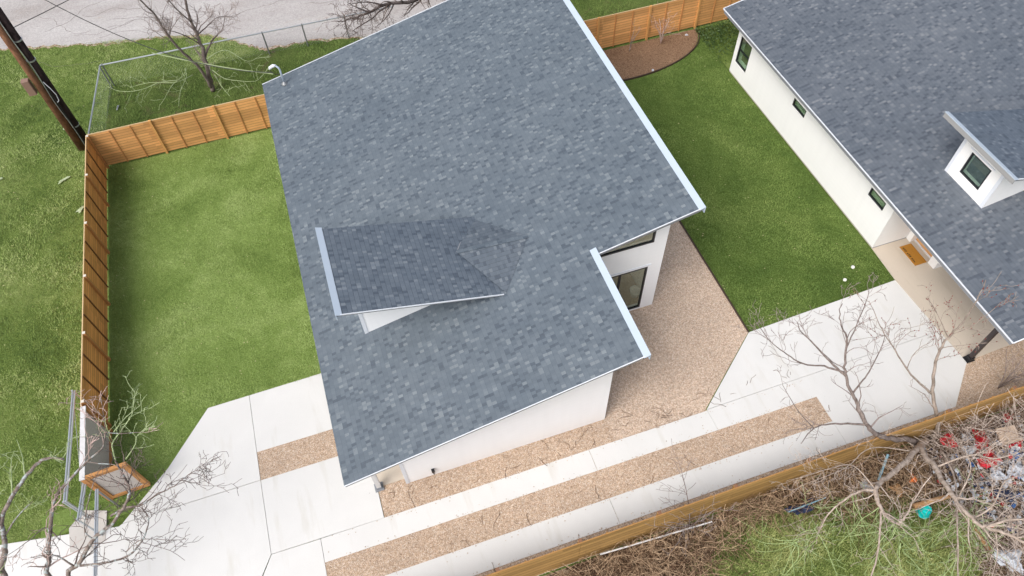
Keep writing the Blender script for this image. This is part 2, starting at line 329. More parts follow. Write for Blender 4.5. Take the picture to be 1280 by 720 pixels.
sheet('fence_gravel', [(-4.5, 5.2), (19.3, 5.2), (19.3, 6.9), (16.9, 6.9), (-4.5, 5.9)], -.018, M['gravel'])
sheet('porch_gravel', [(17, 5.2), (40, 5.2), (40, 7.2), (17, 7.2)], -.012, M['gravel'])
sheet('patch_gravel', [(-5.6, 10.8), (-1, 10.8), (-1, 12), (-5.6, 12)], -.015, M['gravel'])
# concrete slabs with real joints
e = .007
def slab(poly, top=0.): return MB().flat(poly, -.12, top)
dv = MB()
for p in [[(-7.02, 14.13), (-5.6 - e, 14.15), (-5.6 - e, 10.92), (-9.93, 10.92), (-8.46, 12.33)],
          [(-9.95, 10.9), (-5.6 - e, 10.9), (-5.58 - e, 8.43), (-6.1, 7.6), (-6.4, 6.4), (-24, 6.4), (-24, 12.62), (-13.5, 11.45), (-10.05, 10.85)],
          [(-5.6 + e, 14.15), (-1.1, 14.22), (-1.1, 11.93), (-5.6 + e, 11.93)],
          [(-5.6 + e, 10.9), (-2.05, 10.9), (-2.05, 8.43 - .03), (-5.58 + e, 8.43)],
          [(-5.57, 8.42 - e), (-4.06 - e, 8.40 - e), (-4.06 - e, 5.8), (-6.35, 5.8), (-6.05, 7.6)]]: dv.flat(p, -.12, 0.)
struct('driveway', dv, M['conc'])
s1 = MB()
for a, b in ((-4.06 + e, 4.86 - e), (4.86 + e, 9.18)): s1.flat([(a, 7.645), (b, 7.645), (b, 8.395), (a, 8.395)], -.12, 0.)
for a, b in ((-4.06 + e, 4.86 - e), (4.86 + e, 12.92)): s1.flat([(a, 5.82), (b, 5.82), (b, 6.68), (a, 6.68)], -.12, 0.)
struct('driveway_strips', s1, M['conc'])
ap = MB()
ap.flat([(9.18, 8.44), (18.5, 8.5), (18.382, 10.94), (12.04, 10.70)], -.12, 0.)
ap.flat([(9.187, 7.645), (12.93, 7.645), (12.93, 5.82), (17.1, 5.79), (18.575, 7.10), (18.5, 8.487), (9.187, 8.427)], -.12, 0.)
struct('parking_apron', ap, M['conc'])
pd = MB(); pd.flat([(18.385, 10.9), (18.58, 7.12), (21.2, 7.2), (30, 7.2), (30, 11), (20.3, 11), (20.3, 12.56), (18.46, 12.56)], -.12, .02)
struct('porch_slab', pd, M['tan'])
struct('porch_pad', MB().flat([(-2.03, 9.42), (-1.1, 9.42), (-1.1, 14), (-2.03, 14)], -.12, .02), M['tan'])
struct('concrete_footing', MB().flat([(-11.5, 10.5), (-11.55, 11.3), (-11.1, 11.75), (-10.4, 11.5), (-10.45, 10.55), (-10.9, 10.35)], -.12, .012), M['greyfoot'])
ml = [(9.4, 27.68)] + [(13.9 + 4.55 * math.cos(a), 27.68 - 2.42 * math.sin(a)) for a in [math.pi * (1 - k / 40) for k in range(1, 41)]]
mo = MB(); mo.flat([p for p in ml], -.1, .0); struct('mulch_bed', mo, M['mulch'])
eg = MB(); arc = [(13.9 + 4.6 * math.cos(math.pi * (1 - k / 60)), 27.66 - 2.47 * math.sin(math.pi * (1 - k / 60)), .0) for k in range(61)]
for a, b in zip(arc, arc[1:]): eg.obox(a, b, .05, .14)
tag(eg.build('bed_edging', M['edging']), 'curved dark edging round the brown mulch bed', 'edging')
tag(MB().box(xf - .02, xf + .02, 10.72, 25.6, -.08, .05).build('lawn_edging', M['edging']), 'straight dark edging between pinkish gravel and right lawn', 'edging')
# ------------------------------------------------------------------ grass blades
def inpoly(P, x, y):
    c = np.zeros(len(x), bool); n = len(P)
    for i in range(n):
        (x0, y0), (x1, y1) = P[i], P[i - 1]
        if y0 == y1: continue
        c ^= ((y0 > y) != (y1 > y)) & (x < (x1 - x0) * (y - y0) / (y1 - y0) + x0)
    return c
def blades(name, poly, dens, h, w, m, z=G0, excl=(), seed=1, label=None):
    g = np.random.default_rng(seed); P = np.array(poly); lo, hi = P.min(0), P.max(0)
    n = int(dens * np.prod(hi - lo)); x = g.uniform(lo[0], hi[0], n); y = g.uniform(lo[1], hi[1], n)
    k = inpoly(poly, x, y)
    for q in excl: k &= ~inpoly(q, x, y)
    x, y = x[k], y[k]; n = len(x); a = g.uniform(0, 2 * np.pi, n); L = h * g.uniform(.5, 1.5, n); ww = w * g.uniform(.6, 1.4, n); le = g.uniform(.5, 1.3, n)
    patch = .7 + .6 * (np.sin(x * 1.3 + 1.7 * np.sin(y * .9)) * np.sin(y * 1.1 + 1.3 * np.sin(x * .7)) > .1); L = L * patch
    dx, dy = np.cos(a), np.sin(a)
    V = np.empty((n, 3, 3)); V[:, 0] = np.stack([x - dy * ww, y + dx * ww, np.full(n, z)], 1); V[:, 1] = np.stack([x + dy * ww, y - dx * ww, np.full(n, z)], 1)
    V[:, 2] = np.stack([x + dx * L * np.sin(le), y + dy * L * np.sin(le), z + L * np.cos(le)], 1)
    me = bpy.data.meshes.new(name); me.vertices.add(3 * n); me.vertices.foreach_set('co', V.ravel()); me.loops.add(3 * n); me.loops.foreach_set('vertex_index', np.arange(3 * n)); me.polygons.add(n); me.polygons.foreach_set('loop_start', np.arange(0, 3 * n, 3)); me.polygons.foreach_set('loop_total', np.full(n, 3)); me.materials.append(m); me.update(); me.validate()
    o = bpy.data.objects.new(name, me); COL.objects.link(o); o['kind'] = 'stuff'; tag(o, label or name, 'grass'); return o
drv = [(-24, 6.4), (-24, 12.62), (-13.5, 11.45), (-10.05, 10.85), (-8.46, 12.33), (-7.02, 14.13), (0, 14.2), (0, 6)]
blades('lawn_grass', [(-10.2, 11.4), (-10.2, 27.68), (-1.2, 27.68), (-1.2, 14.15), (-7.03, 14.17), (-9.5, 11.4)], 900, .06, .011, M['blA'], -.02, [drv], 1, 'short bright green grass of the fenced left yard')
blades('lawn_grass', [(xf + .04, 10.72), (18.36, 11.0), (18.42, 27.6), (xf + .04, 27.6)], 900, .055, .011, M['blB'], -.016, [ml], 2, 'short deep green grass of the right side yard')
blades('rough_grass', [(-20, 11.5), (-10.45, 11.5), (-10.5, 33.4), (-4.2, 33.5), (-3.3, 34.55), (-5.2, 36.1), (-7.6, 36.8), (-13.2, 38.05), (-20, 39.3)], 650, .085, .011, M['blR'], G0, [drv], 3, 'uneven mottled green grass outside the cedar fence')
blades('rough_grass', [(-10.3, 27.9), (21, 27.9), (21, 33), (5, 32.1), (2.6, 33.05), (-.4, 33.7), (-10, 33.6)], 500, .09, .011, M['blB'], G0, [], 4, 'dark patchy grass behind the back fence under the tree')
blades('lot_grass_blades', [(10.3 + (x - 10.3) * 1.2, 1.9 + (y - 1.9) * 1.14) for x, y in lg], 90, .2, .012, M['blL'], G0 + .02, [lg], 6, 'sparse weeds round the edge of the lot grass')
blades('lot_grass_blades', lg, 900, .2, .012, M['blL'], G0 + .02, [], 5, 'long pale green weeds of the vacant lot')
# ------------------------------------------------------------------ left house
Z1, S1, X0, Y1, Y2, YN, XH, XL = 2.773, .242, -2.677, 8.624, 12.402, 27.186, 9.893, 6.436
rz = lambda x: Z1 + S1 * (x - X0)
H1 = thing('house', 'white house with large staggered grey shingle shed roof in centre', 'house', (3, 17, 0))
TH = .2
def slabroof(mb, poly, zf, th=.16, m=0):
    n = len(poly); P = [(x, y, zf(x)) for x, y in poly]; Q = [(x, y, zf(x) - th) for x, y in poly]
    mb.add(P, [tuple(range(n))], m); mb.add(Q, [tuple(range(n))[::-1]], 1)
    for i in range(n):
        j = (i + 1) % n; mb.add([P[i], P[j], Q[j], Q[i]], [(0, 1, 2, 3)], 1)
rp = [(X0, Y1), (XL, Y1), (XL, Y2), (XH, Y2), (XH, YN), (X0, YN)]
mb = MB(); slabroof(mb, rp, rz, .1); roof = mb.build('roof', [M['shx'], M['fascia']], H1)
mb = MB(); slabroof(mb, [(x + (.02 if x == X0 else -.03), y + (.03 if y in (Y1, Y2) else -.03)) for x, y in rp], lambda x: rz(x) - .102, .1); mb.build('fascia', [M['fascia'], M['fascia']], roof)
# white drip edges along rakes and high edges flashing
def rake(mb, x0, x1, y, zf, w=.022, h=.035): mb.obox((x0, y, zf(x0) + .0), (x1, y, zf(x1) + .0), w, h)
for q in ((X0, XL + .02, Y1 - .02), (XL + .03, XH + .02, Y2 - .02), (X0, XH, YN + .02)): mb = MB(); rake(mb, *q, rz); mb.build('drip_edge', M['drip'], roof)
for (xx, ya, yb) in ((XH, Y2 - .06, YN + .04), (XL, Y1 - .06, Y2 + .22)):
    mb = MB(); mb.prism([(xx - .17, ya, rz(xx - .17) + .012), (xx + .03, ya, rz(xx) + .05), (xx + .03, ya, rz(xx) - .2), (xx, ya, rz(xx) - .2), (xx - .0, ya, rz(xx) + .01), (xx - .17, ya, rz(xx - .17) + .004)], (0, yb - ya, 0)); mb.build('flashing', M['trim'], roof)
W0, W1, W2, WF, WS, WN = -1.11, 5.78, 9.26, 9.25, 13.0, 26.6
t = .18
ru = lambda x: rz(x) - .21
MB().prism([(W0, WF, -.1), (W1, WF, -.1), (W1, WF, ru(W1)), (W0, WF, ru(W0))], (0, t, 0)).build('wall', M['white'], H1)
MB().box(W0 - .012, W0 + .1, WF - .015, WF - .002, -.1, ru(W0) - .01).build('corner_trim', M['drip'], H1)
MB().prism([(W0, WF + t, -.1), (W0, WN, -.1), (W0, WN, ru(W0)), (W0, WF + t, ru(W0))], (t, 0, 0)).build('wall', M['white'], H1)
MB().prism([(W1 - t, WF + t, -.1), (W1 - t, WS, -.1), (W1 - t, WS, ru(W1 - t)), (W1 - t, WF + t, ru(W1 - t))], (t, 0, 0)).build('wall', M['white'], H1)
MB().prism([(W2 - t, WS + t, -.1), (W2 - t, WN, -.1), (W2 - t, WN, ru(W2 - t)), (W2 - t, WS + t, ru(W2 - t))], (t, 0, 0)).build('wall', M['white'], H1)
MB().prism([(W0 + t, WN - t, -.1), (W2 - t, WN - t, -.1), (W2 - t, WN - t, ru(W2 - t)), (W0 + t, WN - t, ru(W0 + t))], (0, t, 0)).build('wall', M['white'], H1)
# step wall with two openings: big window x 6.2-8.72 z .1-2.58, trapezoid clerestory x 6.5-8.76 z 3.9-(roof)
wx0, wx1, wz0, wz1 = 6.2, 8.74, .08, 2.56
cx0, cx1, cz0 = 6.75, 8.78, 3.88; ct = lambda x: ru(x) - .12
mb = MB()
P3 = lambda x, z: (x, WS, z)
def wp(poly): mb.prism([P3(*q) for q in poly], (0, t, 0))
wp([(W1, -.1), (W2, -.1), (W2, wz0), (W1, wz0)]); wp([(W1, wz0), (wx0, wz0), (wx0, wz1), (W1, wz1)]); wp([(wx1, wz0), (W2, wz0), (W2, wz1), (wx1, wz1)])
wp([(W1, wz1), (W2, wz1), (W2, cz0), (W1, cz0)]); wp([(W1, cz0), (cx0, cz0), (cx0, ru(cx0)), (W1, ru(W1))]); wp([(cx1, cz0), (W2, cz0), (W2, ru(W2)), (cx1, ru(cx1))])
wp([(cx0, ct(cx0)), (cx1, ct(cx1)), (cx1, ru(cx1)), (cx0, ru(cx0))])
mb.build('wall', M['white'], H1)
MB().box(wx0, wx1 + .1, WS - .03, WS - .002, wz1 + .1, wz1 + .13).build('window_hood', M['drip'], H1)
def window(parent, x0, x1, z0, z1, y, bars=(), fw=.06, gm='glass1', top=None, name='window'):
    mb = MB(); tp = top or (lambda x: z1)
    mb.obox((x0, y, z0 + fw / 2), (x1, y, z0 + fw / 2), .07, fw); mb.obox((x0, y, tp(x0) - fw / 2), (x1, y, tp(x1) - fw / 2), .07, fw)
    for x in [x0 + fw / 2, x1 - fw / 2] + list(bars): mb.box(x - fw / 2, x + fw / 2, y - .036, y + .036, z0 + fw, tp(x) - fw * .9)
    w = mb.build(name, M['frame'], parent)
    q = MB(); q.prism([(x0 + .01, y - .004, z0 + .02), (x1 - .01, y - .004, z0 + .02), (x1 - .01, y - .004, tp(x1) - .02), (x0 + .01, y - .004, tp(x0) - .02)], (0, .008, 0)); q.build('pane', M[gm], w)
    return w
window(H1, wx0, wx1, wz0, wz1, WS + .03, [7.72])
window(H1, cx0, cx1, cz0, 4.6, WS + .03, [], top=ct)
mb = MB(); mb.box(W1 + .02, W2 - t - .02, WS + t + .01, WS + 5, .0, .04); mb.build('floor', M['floor'], H1)
mb = MB(); mb.box(W1 + .02, W2 - t - .02, WS + 5, WS + 5.1, .0, 4.5); mb.box(W1 - .1, W1 + .0, WS + t + .01, WS + 5, .0, 4.2); mb.build('inner_wall', M['room'], H1)
pt_ = at(793, 368, .1); mb = MB(); mb.lathe([(.13, 0), (.2, .28), (.21, .36), (.17, .36), (.16, .3), (.01, .3)], (pt_.x, max(pt_.y, WS + .45), .04), 18); tag(mb.build('plant_pot', M['pot'], smooth=True), 'white plant pot standing inside the tall side window', 'pot')
mb = MB(); mb.tube([(-.19, WF - .03, .1), (-.19, WF - .03, .42)], .022, 8); mb.box(-.24, -.14, WF - .1, WF - .003, .38, .5); mb.build('hose_bib', M['black'], H1)
# porch post of the left house
pp = MB().box(-2.05, -1.91, 9.34, 9.48, .02, ru(-2)); pp.build('porch_post', M['soffit'], H1)
mb = MB(); mb.box(-2.12, -1.84, 9.27, 9.55, .0, .05); mb.box(-2.07, -1.89, 9.32, 9.5, .05, .14); mb.build('post_base', M['fascia'], H1)
# dormer of the left house
dx0, dzt, ds = -1.57, 5.6, -.27; dy0, dy1 = 12.41, 15.75
dz = lambda x: dzt + ds * (x - dx0)
dxe = (dzt - ds * dx0 - Z1 + S1 * X0) / (S1 - ds)
dwx, dwy0, dwy1 = -1.04, 13.16, 15.15
mb = MB()
xm = dxe - .25
for ya, yb in ((dwy0, dwy0 + .1), (dwy1 - .1, dwy1)): mb.prism([(dwx, ya, rz(dwx) - .05), (xm, ya, rz(xm) - .05), (xm, ya, dz(xm) - .12), (dwx, ya, dz(dwx) - .12)], (0, yb - ya, 0))
mb.prism([(dwx, dwy0 + .1, rz(dwx) - .05), (dwx, dwy1 - .1, rz(dwx) - .05), (dwx, dwy1 - .1, dz(dwx) - .12), (dwx, dwy0 + .1, dz(dwx) - .12)], (.1, 0, 0))
DM = mb.build('dormer', M['white'], H1)
MB().box(dwx - .012, dwx + .1, dwy0 - .014, dwy0 - .002, rz(dwx), dz(dwx) - .15).build('corner_trim', M['drip'], DM)
mb = MB(); slabroof(mb, [(dx0, dy0), (dxe + .0, dy0), (dxe + .0, dy1), (dx0, dy1)], dz, .1); mb.build('dormer_roof', [M['shd'], M['fascia']], DM)
for q in (dy0 - .02,): MB().obox((dx0, q, dz(dx0)), (dxe - .05, q, dz(dxe - .05)), .022, .035).build('drip_edge', M['drip'], DM)
mb = MB(); mb.prism([(dx0 + .16, dy0 - .05, dz(dx0 + .16) + .012), (dx0 - .03, dy0 - .05, dz(dx0) + .045), (dx0 - .03, dy0 - .05, dz(dx0) - .2), (dx0, dy0 - .05, dz(dx0) - .2), (dx0, dy0 - .05, dz(dx0) + .01), (dx0 + .16, dy0 - .05, dz(dx0 + .16) + .004)], (0, dy1 - dy0 + .1, 0)); mb.build('flashing', M['trim'], DM)
MB().box(dwx - .035, dwx - .002, 13.6, 14.7, 4.0, 4.9).build('window', M['frame'], DM)
U0 = Vector((0, 0, 1))
# saddle behind the dormer
R0 = Vector((2.42, 14.28, dz(2.42) + .015)); R1 = Vector((4.75, 14.1, rz(4.75) + .012)); NB = Vector((3.27, 15.76, rz(3.27) + .012)); SB = Vector((3.46, 12.42, rz(3.46) + .012))
mb = MB(); mb.add([R0, R1, NB], [(0, 1, 2)]); mb.add([R0, SB, R1], [(0, 1, 2)]); SD = mb.build('roof_saddle', M['shc'], H1)
mb = MB(); mb.obox(R0 + U0 * .004, NB + U0 * .004, .03, .008); mb.build('valley_strip', M['fascia'], SD)
mb = MB(); mb.obox(R0 + U0 * .006, R1 + U0 * .006, .16, .012); mb.build('ridge_strip', M['shx'], SD)
# mast on the left house
ms = thing('service_mast', 'bent white service mast at back left corner of main roof', 'mast', (-1.74, 26.59, 3.0))
zb = rz(-1.74)
mb = MB(); mb.tube([(-1.74, 26.59, zb - .02), (-1.74, 26.59, zb + .72), (-1.77, 26.6, zb + .84), (-1.86, 26.63, zb + .93)], .04, 10); mb.build('mast_pipe', M['trim'], ms, True)
mb = MB(); mb.lathe([(.14, 0), (.12, .03), (.06, .1), (.045, .12)], (-1.74, 26.59, zb + .01), 14); mb.build('roof_boot', M['galvd'], ms, True)
mb = MB(); mb.tube([(-1.84, 26.62, zb + .95), (-1.95, 26.66, zb + .93), (-2.1, 26.7, zb + .84), (-2.14, 26.71, zb + .76)], [.045, .07, .065, .035], 10); mb.build('weatherhead', M['drip'], ms, True)
mb = MB(); mb.tube([(-2.12, 26.7, zb + .78), (-2.1, 26.75, zb + .55), (-1.95, 26.75, zb + .42), (-1.8, 26.64, zb + .5)], .014, 5); mb.build('cable_loop', M['black'], ms)
# ------------------------------------------------------------------ right house
A2, XB, SB2, YB0, YB1 = 3.1, 17.8, .225, 6.23, 24.77; XE = 30
bz = lambda x: A2 + SB2 * (x - XB); bu = lambda x: bz(x) - .21
H2 = thing('house', 'white house with grey shingle roof and porch at right edge', 'house', (23, 16, 0))
mb = MB(); slabroof(mb, [(XB, YB0), (XE, YB0), (XE, YB1), (XB, YB1)], bz, .1); r2 = mb.build('roof', [M['shb'], M['fascia']], H2)
mb = MB(); slabroof(mb, [(XB + .02, YB0 + .03), (XE, YB0 + .03), (XE, YB1 - .03), (XB + .02, YB1 - .03)], lambda x: bz(x) - .102, .1); mb.build('fascia', [M['fascia']] * 2, r2)
MB().obox((XB - .02, YB0 - .02, A2), (XB - .02, YB1 + .02, A2), .03, .04).build('drip_edge', M['drip'], r2)
for q in (YB0 - .02, YB1 + .02): MB().obox((XB, q, A2), (XE, q, bz(XE)), .03, .05).build('drip_edge', M['drip'], r2)
wx = 18.45
wins = [(22.93, 23.87, .74, 2.13, True), (18.45, 19.37, 1.72, 2.12, False), (12.99, 13.9, 1.71, 2.13, False)]
mb = MB(); ys = [12.55]
def wy(y0, y1, z0, z1): mb.box(wx, wx + t, y0, y1, z0, z1)
prev = 12.55
for y0, y1, z0, z1, _ in sorted(wins):
    wy(prev, y0, .06, bu(wx)); wy(y0, y1, .06, z0); wy(y0, y1, z1, bu(wx)); prev = y1
wy(prev, 24.12, .06, bu(wx)); mb.build('wall', M['white2'], H2)
MB().box(wx + .015, wx + t, 12.55, 24.1, -.1, .06).build('foundation', M['found'], H2)
def windowx(parent, y0, y1, z0, z1, x, bar=False, fw=.055, depth=.35, gm='glass'):
    mb = MB()
    for a, b, c, d in ((y0, y1, z0, z0 + fw), (y0, y1, z1 - fw, z1), (y0, y0 + fw, z0 + fw, z1 - fw), (y1 - fw, y1, z0 + fw, z1 - fw)): mb.box(x - .01, x + .06, a, b, c, d)
    if bar: zm = (z0 + z1) / 2; mb.box(x - .005, x + .055, y0 + fw, y1 - fw, zm - fw / 2, zm + fw / 2)
    w = mb.build('window', M['frame'], parent)
    MB().box(x + .02, x + .028, y0 + .02, y1 - .02, z0 + .02, z1 - .02).build('pane', M[gm], w)
    q = MB(); D = x + t + depth - .1; xx = x + t + .005
    for a, b, c, d in ((y0 - .1, y0, z0 - .1, z1 + .1), (y1, y1 + .1, z0 - .1, z1 + .1), (y0, y1, z0 - .1, z0), (y0, y1, z1, z1 + .1)): q.box(xx, D, a, b, c, d)
    q.build('window_reveal', M['reveal'], parent)
    MB().box(D + .002, D + .05, y0 - .1, y1 + .1, z0 - .1, z1 + .1).build('dim_backing', M['dark'], parent)  # dark sheet standing in for the dim interior behind the glass
for y0, y1, z0, z1, b in wins: windowx(H2, y0, y1, z0, z1, wx + .03, b, depth=.22)
MB().prism([(wx, 12.55, .0), (20.02, 12.55, .0), (20.02, 12.55, bu(20.02)), (wx, 12.55, bu(wx))], (0, -.001, 0)).build('porch_side_wall', M['white2'], H2)
MB().prism([(wx + t, 24.12 - t, -.1), (XE, 24.12 - t, -.1), (XE, 24.12 - t, bu(XE)), (wx + t, 24.12 - t, bu(wx + t))], (0, t, 0)).build('wall', M['white2'], H2)
mb = MB(); mb.box(20.01, 20.5, 12.31, 12.54, .02, bu(20.01)); mb.box(20.03, 20.45, 10.89, 11.23, .02, bu(20.03)); mb.box(20.02, 20.4, 11.23, 12.31, 2.25, bu(20.02)); mb.box(20.45, 30, 10.89, 11.09, .02, bu(20.4)); mb.build('wall', M['white2'], H2)
MB().box(20.26, 20.31, 11.24, 12.3, .06, 2.25).build('door', M['door'], H2)
mb = MB(); mb.box(20.02, 20.2, 11.235, 12.305, .02, .05); mb.build('threshold', M['found'], H2); MB().box(20.2, 20.26, 11.235, 12.305, .05, .08).build('door_sill', M['drip'], H2)
MB().box(wx + .02, 20.0, 12.535, 12.548, .02, .05).build('base_strip', M['fascia'], H2)
pp = MB().box(18.62, 18.76, 7.1, 7.24, .02, bu(18.6)); pp.build('porch_post', M['brownmetal'], H2)
mb = MB(); mb.box(18.54, 18.84, 7.04, 7.3, .02, .06); mb.box(18.59, 18.79, 7.07, 7.27, .06, .22); mb.build('post_base', M['black'], H2)
# dormer of the right house
ex, ez, es = 19.4, 5.85, -.25; ey0, ey1 = 10.17, 13.42; fx, fy0, fy1 = 20.02, 10.8, 12.74
qz = lambda x: ez + es * (x - ex); xe = (ez - es * ex - A2 + SB2 * XB) / (SB2 - es)
mb = MB(); xm = xe - .25
for ya, yb in ((fy0, fy0 + .1), (fy1 - .1, fy1)): mb.prism([(fx, ya, bz(fx) - .05), (xm, ya, bz(xm) - .05), (xm, ya, qz(xm) - .12), (fx, ya, qz(fx) - .12)], (0, yb - ya, 0))
gy0, gy1, gz0, gz1 = 11.29, 12.24, 3.98, 4.93
for a, b, c, d in ((fy0 + .1, fy1 - .1, bz(fx) - .05, gz0), (fy0 + .1, fy1 - .1, gz1, qz(fx) - .12), (fy0 + .1, gy0, gz0, gz1), (gy1, fy1 - .1, gz0, gz1)): mb.box(fx, fx + .1, a, b, c, d)
D2 = mb.build('dormer', M['white2'], H2)
MB().box(fx - .03, fx - .002, 11.2, 12.34, 5.02, 5.06).build('window_hood', M['drip'], D2)
for a in (fy0 + .0, fy1 - .12): MB().box(fx - .012, fx - .002, a, a + .12, bz(fx), qz(fx) - .15).build('corner_trim', M['drip'], D2)
mb = MB(); fw = .055
for a, b, c, d in ((gy0, gy1, gz0, gz0 + fw), (gy0, gy1, gz1 - fw, gz1), (gy0, gy0 + fw, gz0 + fw, gz1 - fw), (gy1 - fw, gy1, gz0 + fw, gz1 - fw)): mb.box(fx + .02, fx + .09, a, b, c, d)
mb.build('window_frame', M['frame'], D2)
MB().box(fx + .05, fx + .058, gy0 + .02, gy1 - .02, gz0 + .02, gz1 - .02).build('pane', M['glass'], D2)
mb = MB()
for a, b, c, d in ((gy0 - .1, gy0, gz0 - .1, gz1 + .1), (gy1, gy1 + .1, gz0 - .1, gz1 + .1), (gy0, gy1, gz0 - .1, gz0)): mb.box(fx + .102, fx + .28, a, b, c, d)
mb.build('window_reveal', M['reveal'], D2); MB().box(fx + .9, fx + 1.0, fy0 + .1, fy1 - .1, bz(fx) - .2, 5.2).build('room', M['dark'], D2)
mb = MB(); slabroof(mb, [(ex, ey0), (xe, ey0), (xe, ey1), (ex, ey1)], qz, .1); mb.build('dormer_roof', [M['shbd'], M['fascia']], D2)
for q in (ey0 - .02,): MB().obox((ex, q, qz(ex)), (xe - .05, q, qz(xe - .05)), .022, .035).build('drip_edge', M['drip'], D2)
mb = MB(); mb.prism([(ex + .14, ey0 - .05, qz(ex + .14) + .012), (ex - .03, ey0 - .05, qz(ex) + .045), (ex - .03, ey0 - .05, qz(ex) + .0), (ex, ey0 - .05, qz(ex) + .008), (ex + .14, ey0 - .05, qz(ex + .14) + .004)], (0, ey1 - ey0 + .1, 0)); mb.build('flashing', M['trim'], D2)
MB().box(ex - .028, ex - .003, ey0 - .04, ey1 + .04, qz(ex) - .18, qz(ex) - .003).build('fascia', M['soffit2'], D2)
# doormat
dm = MB(); dm.box(19.48, 20.0, 11.25, 12.23, .022, .045); dmo = dm.build('doormat', M['mat']); tag(dmo, 'brown coir doormat with dark lettering at the orange door', 'doormat')
mb = MB(); rl = random.Random(5); y = 12.14
for ch in range(9):                       # the illegible printed line along the outer edge
    h = rl.uniform(.06, .1)
    if ch in (3, 6): y -= .05
    for kk in range(2): mb.box(19.53, 19.53 + h, y - kk * .035 - .018, y - kk * .035, .0455, .0475)
    mb.box(19.53 + rl.uniform(0, h * .5), 19.53 + h * .5 + .02, y - .05, y, .0478, .049); y -= .075
mb.build('lettering', M['matink'], dmo)
# sprinkler caps
for i, (u, v, s_) in enumerate(((1066, 334, 'nearer the white house wall'), (1056, 350, 'nearer the pale apron'))):
    p = at(u, v, 0); mb = MB(); mb.lathe([(.065, -.02), (.07, .03), (.06, .05), (.02, .055)], (p.x, p.y, -.01), 16); tag(mb.build('lawn_drain', M['pot']), 'round white cap in the right lawn, the one ' + s_, 'drain', 'round caps in the right lawn')
# ------------------------------------------------------------------ cedar fences
FH = 1.83
def run_fence(name, label, a, b, posts, battens, side, bm, pm, bt, group):
    # a..b a straight run; side = +1/-1 which way (left of a->b) the posts face
    a = Vector((*a, 0)); b = Vector((*b, 0)); d = (b - a).normalized(); nrm = Vector((-d.y, d.x, 0)) * side
    T = thing(name, label, 'fence', a, group)
    L = (b - a).length; cuts = [0] + [p for p in posts if 0.3 < p < L - .3] + [L]
    for p, q in zip(cuts, cuts[1:]):
        mb = MB(); mb.obox(a + d * (p + .004) + Vector((0, 0, FH / 2)), a + d * (q - .004) + Vector((0, 0, FH / 2)), .03, FH - .06); mb.build('board_panel', bm, T)
    mb = MB(); mb.obox(a + Vector((0, 0, FH - .012)), b + Vector((0, 0, FH - .012)), .034, .03); mb.build('cap_rail', M['caprail'] if name != 'golden_fence' else pm, T)
    for p in posts:
        c = a + d * p + nrm * .06; mb = MB(); mb.obox(c + Vector((0, 0, -.05)), c + Vector((0, 0, FH + .02)), .09, .09, d); o = mb.build('post', pm, T)
        mb = MB(); mb.obox(c + Vector((0, 0, FH + .021)), c + Vector((0, 0, FH + .04)), .1, .1, d); mb.build('post_cap', M['rust'] if name == 'golden_fence' else pm if bm is M['fenceN'] else M['endgrain'], o)
    for p in battens:
        c = a + d * p + nrm * .033; mb = MB(); mb.obox(c + Vector((0, 0, .0)), c + Vector((0, 0, FH - .02)), .045, .035, nrm); mb.build('batten', bt, T)
    return T
lp = [.1, 2.5, 5.2, 7.87, 10.45, 13.2]; lb = [.9, 1.72, 3.4, 4.3, 6.1, 7.0, 8.7, 9.6, 11.3, 12.2]
run_fence('cedar_fence', 'tall cedar fence along the left side of the left lawn', (-10.33, 27.76), (-10.35, 14.4), lp, lb, 1, M['fenceL'], M['post'], M['batten'], 'cedar board fences')
bp = [2.6, 5.29, 7.97, 10.65, 13.3, 16, 18.7, 21.3, 23.4, 26.1, 28.8, 31.5]; bb = [.9, 1.75, 3.47, 4.37, 6.18, 7.07, 8.86, 9.75, 11.5, 12.4, 14.2, 15.1, 16.9, 17.8, 19.5, 20.4, 22, 22.7, 24.3, 25.2, 27.0, 27.9, 29.7, 30.6]
run_fence('cedar_fence', 'long light cedar fence along the back behind both houses', (-10.31, 27.78), (22.4, 27.86), bp, bb, -1, M['fenceN'], M['postN'], M['post'], 'cedar board fences')
gp = [i * 2.44 + .9 for i in range(11)]; gb = [i * 2.44 + .9 + k for i in range(11) for k in (.81, 1.63)]
run_fence('golden_fence', 'golden board fence between the driveway strips and the brushy lot', (-5, 5.23), (24, 5.2), gp, gb, 1, M['fenceS'], M['gpost'], M['gpost'], 'cedar board fences')
# gate section and open gate leaf
T = thing('fence_panel', 'grey infill fence panel with white top at end of left fence', 'fence', (-10.3, 13.1, 0))
MB().box(-10.33, -10.27, 11.85, 14.35, .12, 1.74).build('infill', M['sheet'], T)
MB().box(-10.36, -10.2, 11.8, 14.38, 1.8, 1.84).build('top_cap', M['pvc'], T)
mb = MB(); mb.box(-10.34, -10.2, 11.8, 11.9, 0, 1.8); mb.box(-10.34, -10.2, 14.28, 14.38, 0, 1.8); mb.box(-10.34, -10.22, 11.9, 14.28, .02, .12); mb.build('wood_frame', M['post'], T)
T0, T1 = at(108, 601, 1.83), at(161, 580, 1.83); B0, B1 = at(134, 619, .06), at(184, 604, .06)
h0 = ((T0 + B0) / 2).xy; h1 = ((T1 + B1) / 2).xy; d = (Vector((*h1, 0)) - Vector((*h0, 0))); Lg = d.length; d.normalize()
T = thing('gate', 'open orange wood gate leaf with grey infill beside the left lawn', 'gate', (h0.x, h0.y, .06))
gp0 = Vector((h0.x, h0.y, 0)); U = Vector((0, 0, 1)); nn = Vector((-d.y, d.x, 0))
mb = MB()
for s_ in (.07, Lg - .07): mb.obox(gp0 + d * s_ + U * .06, gp0 + d * s_ + U * 1.83, .11, .14, d)
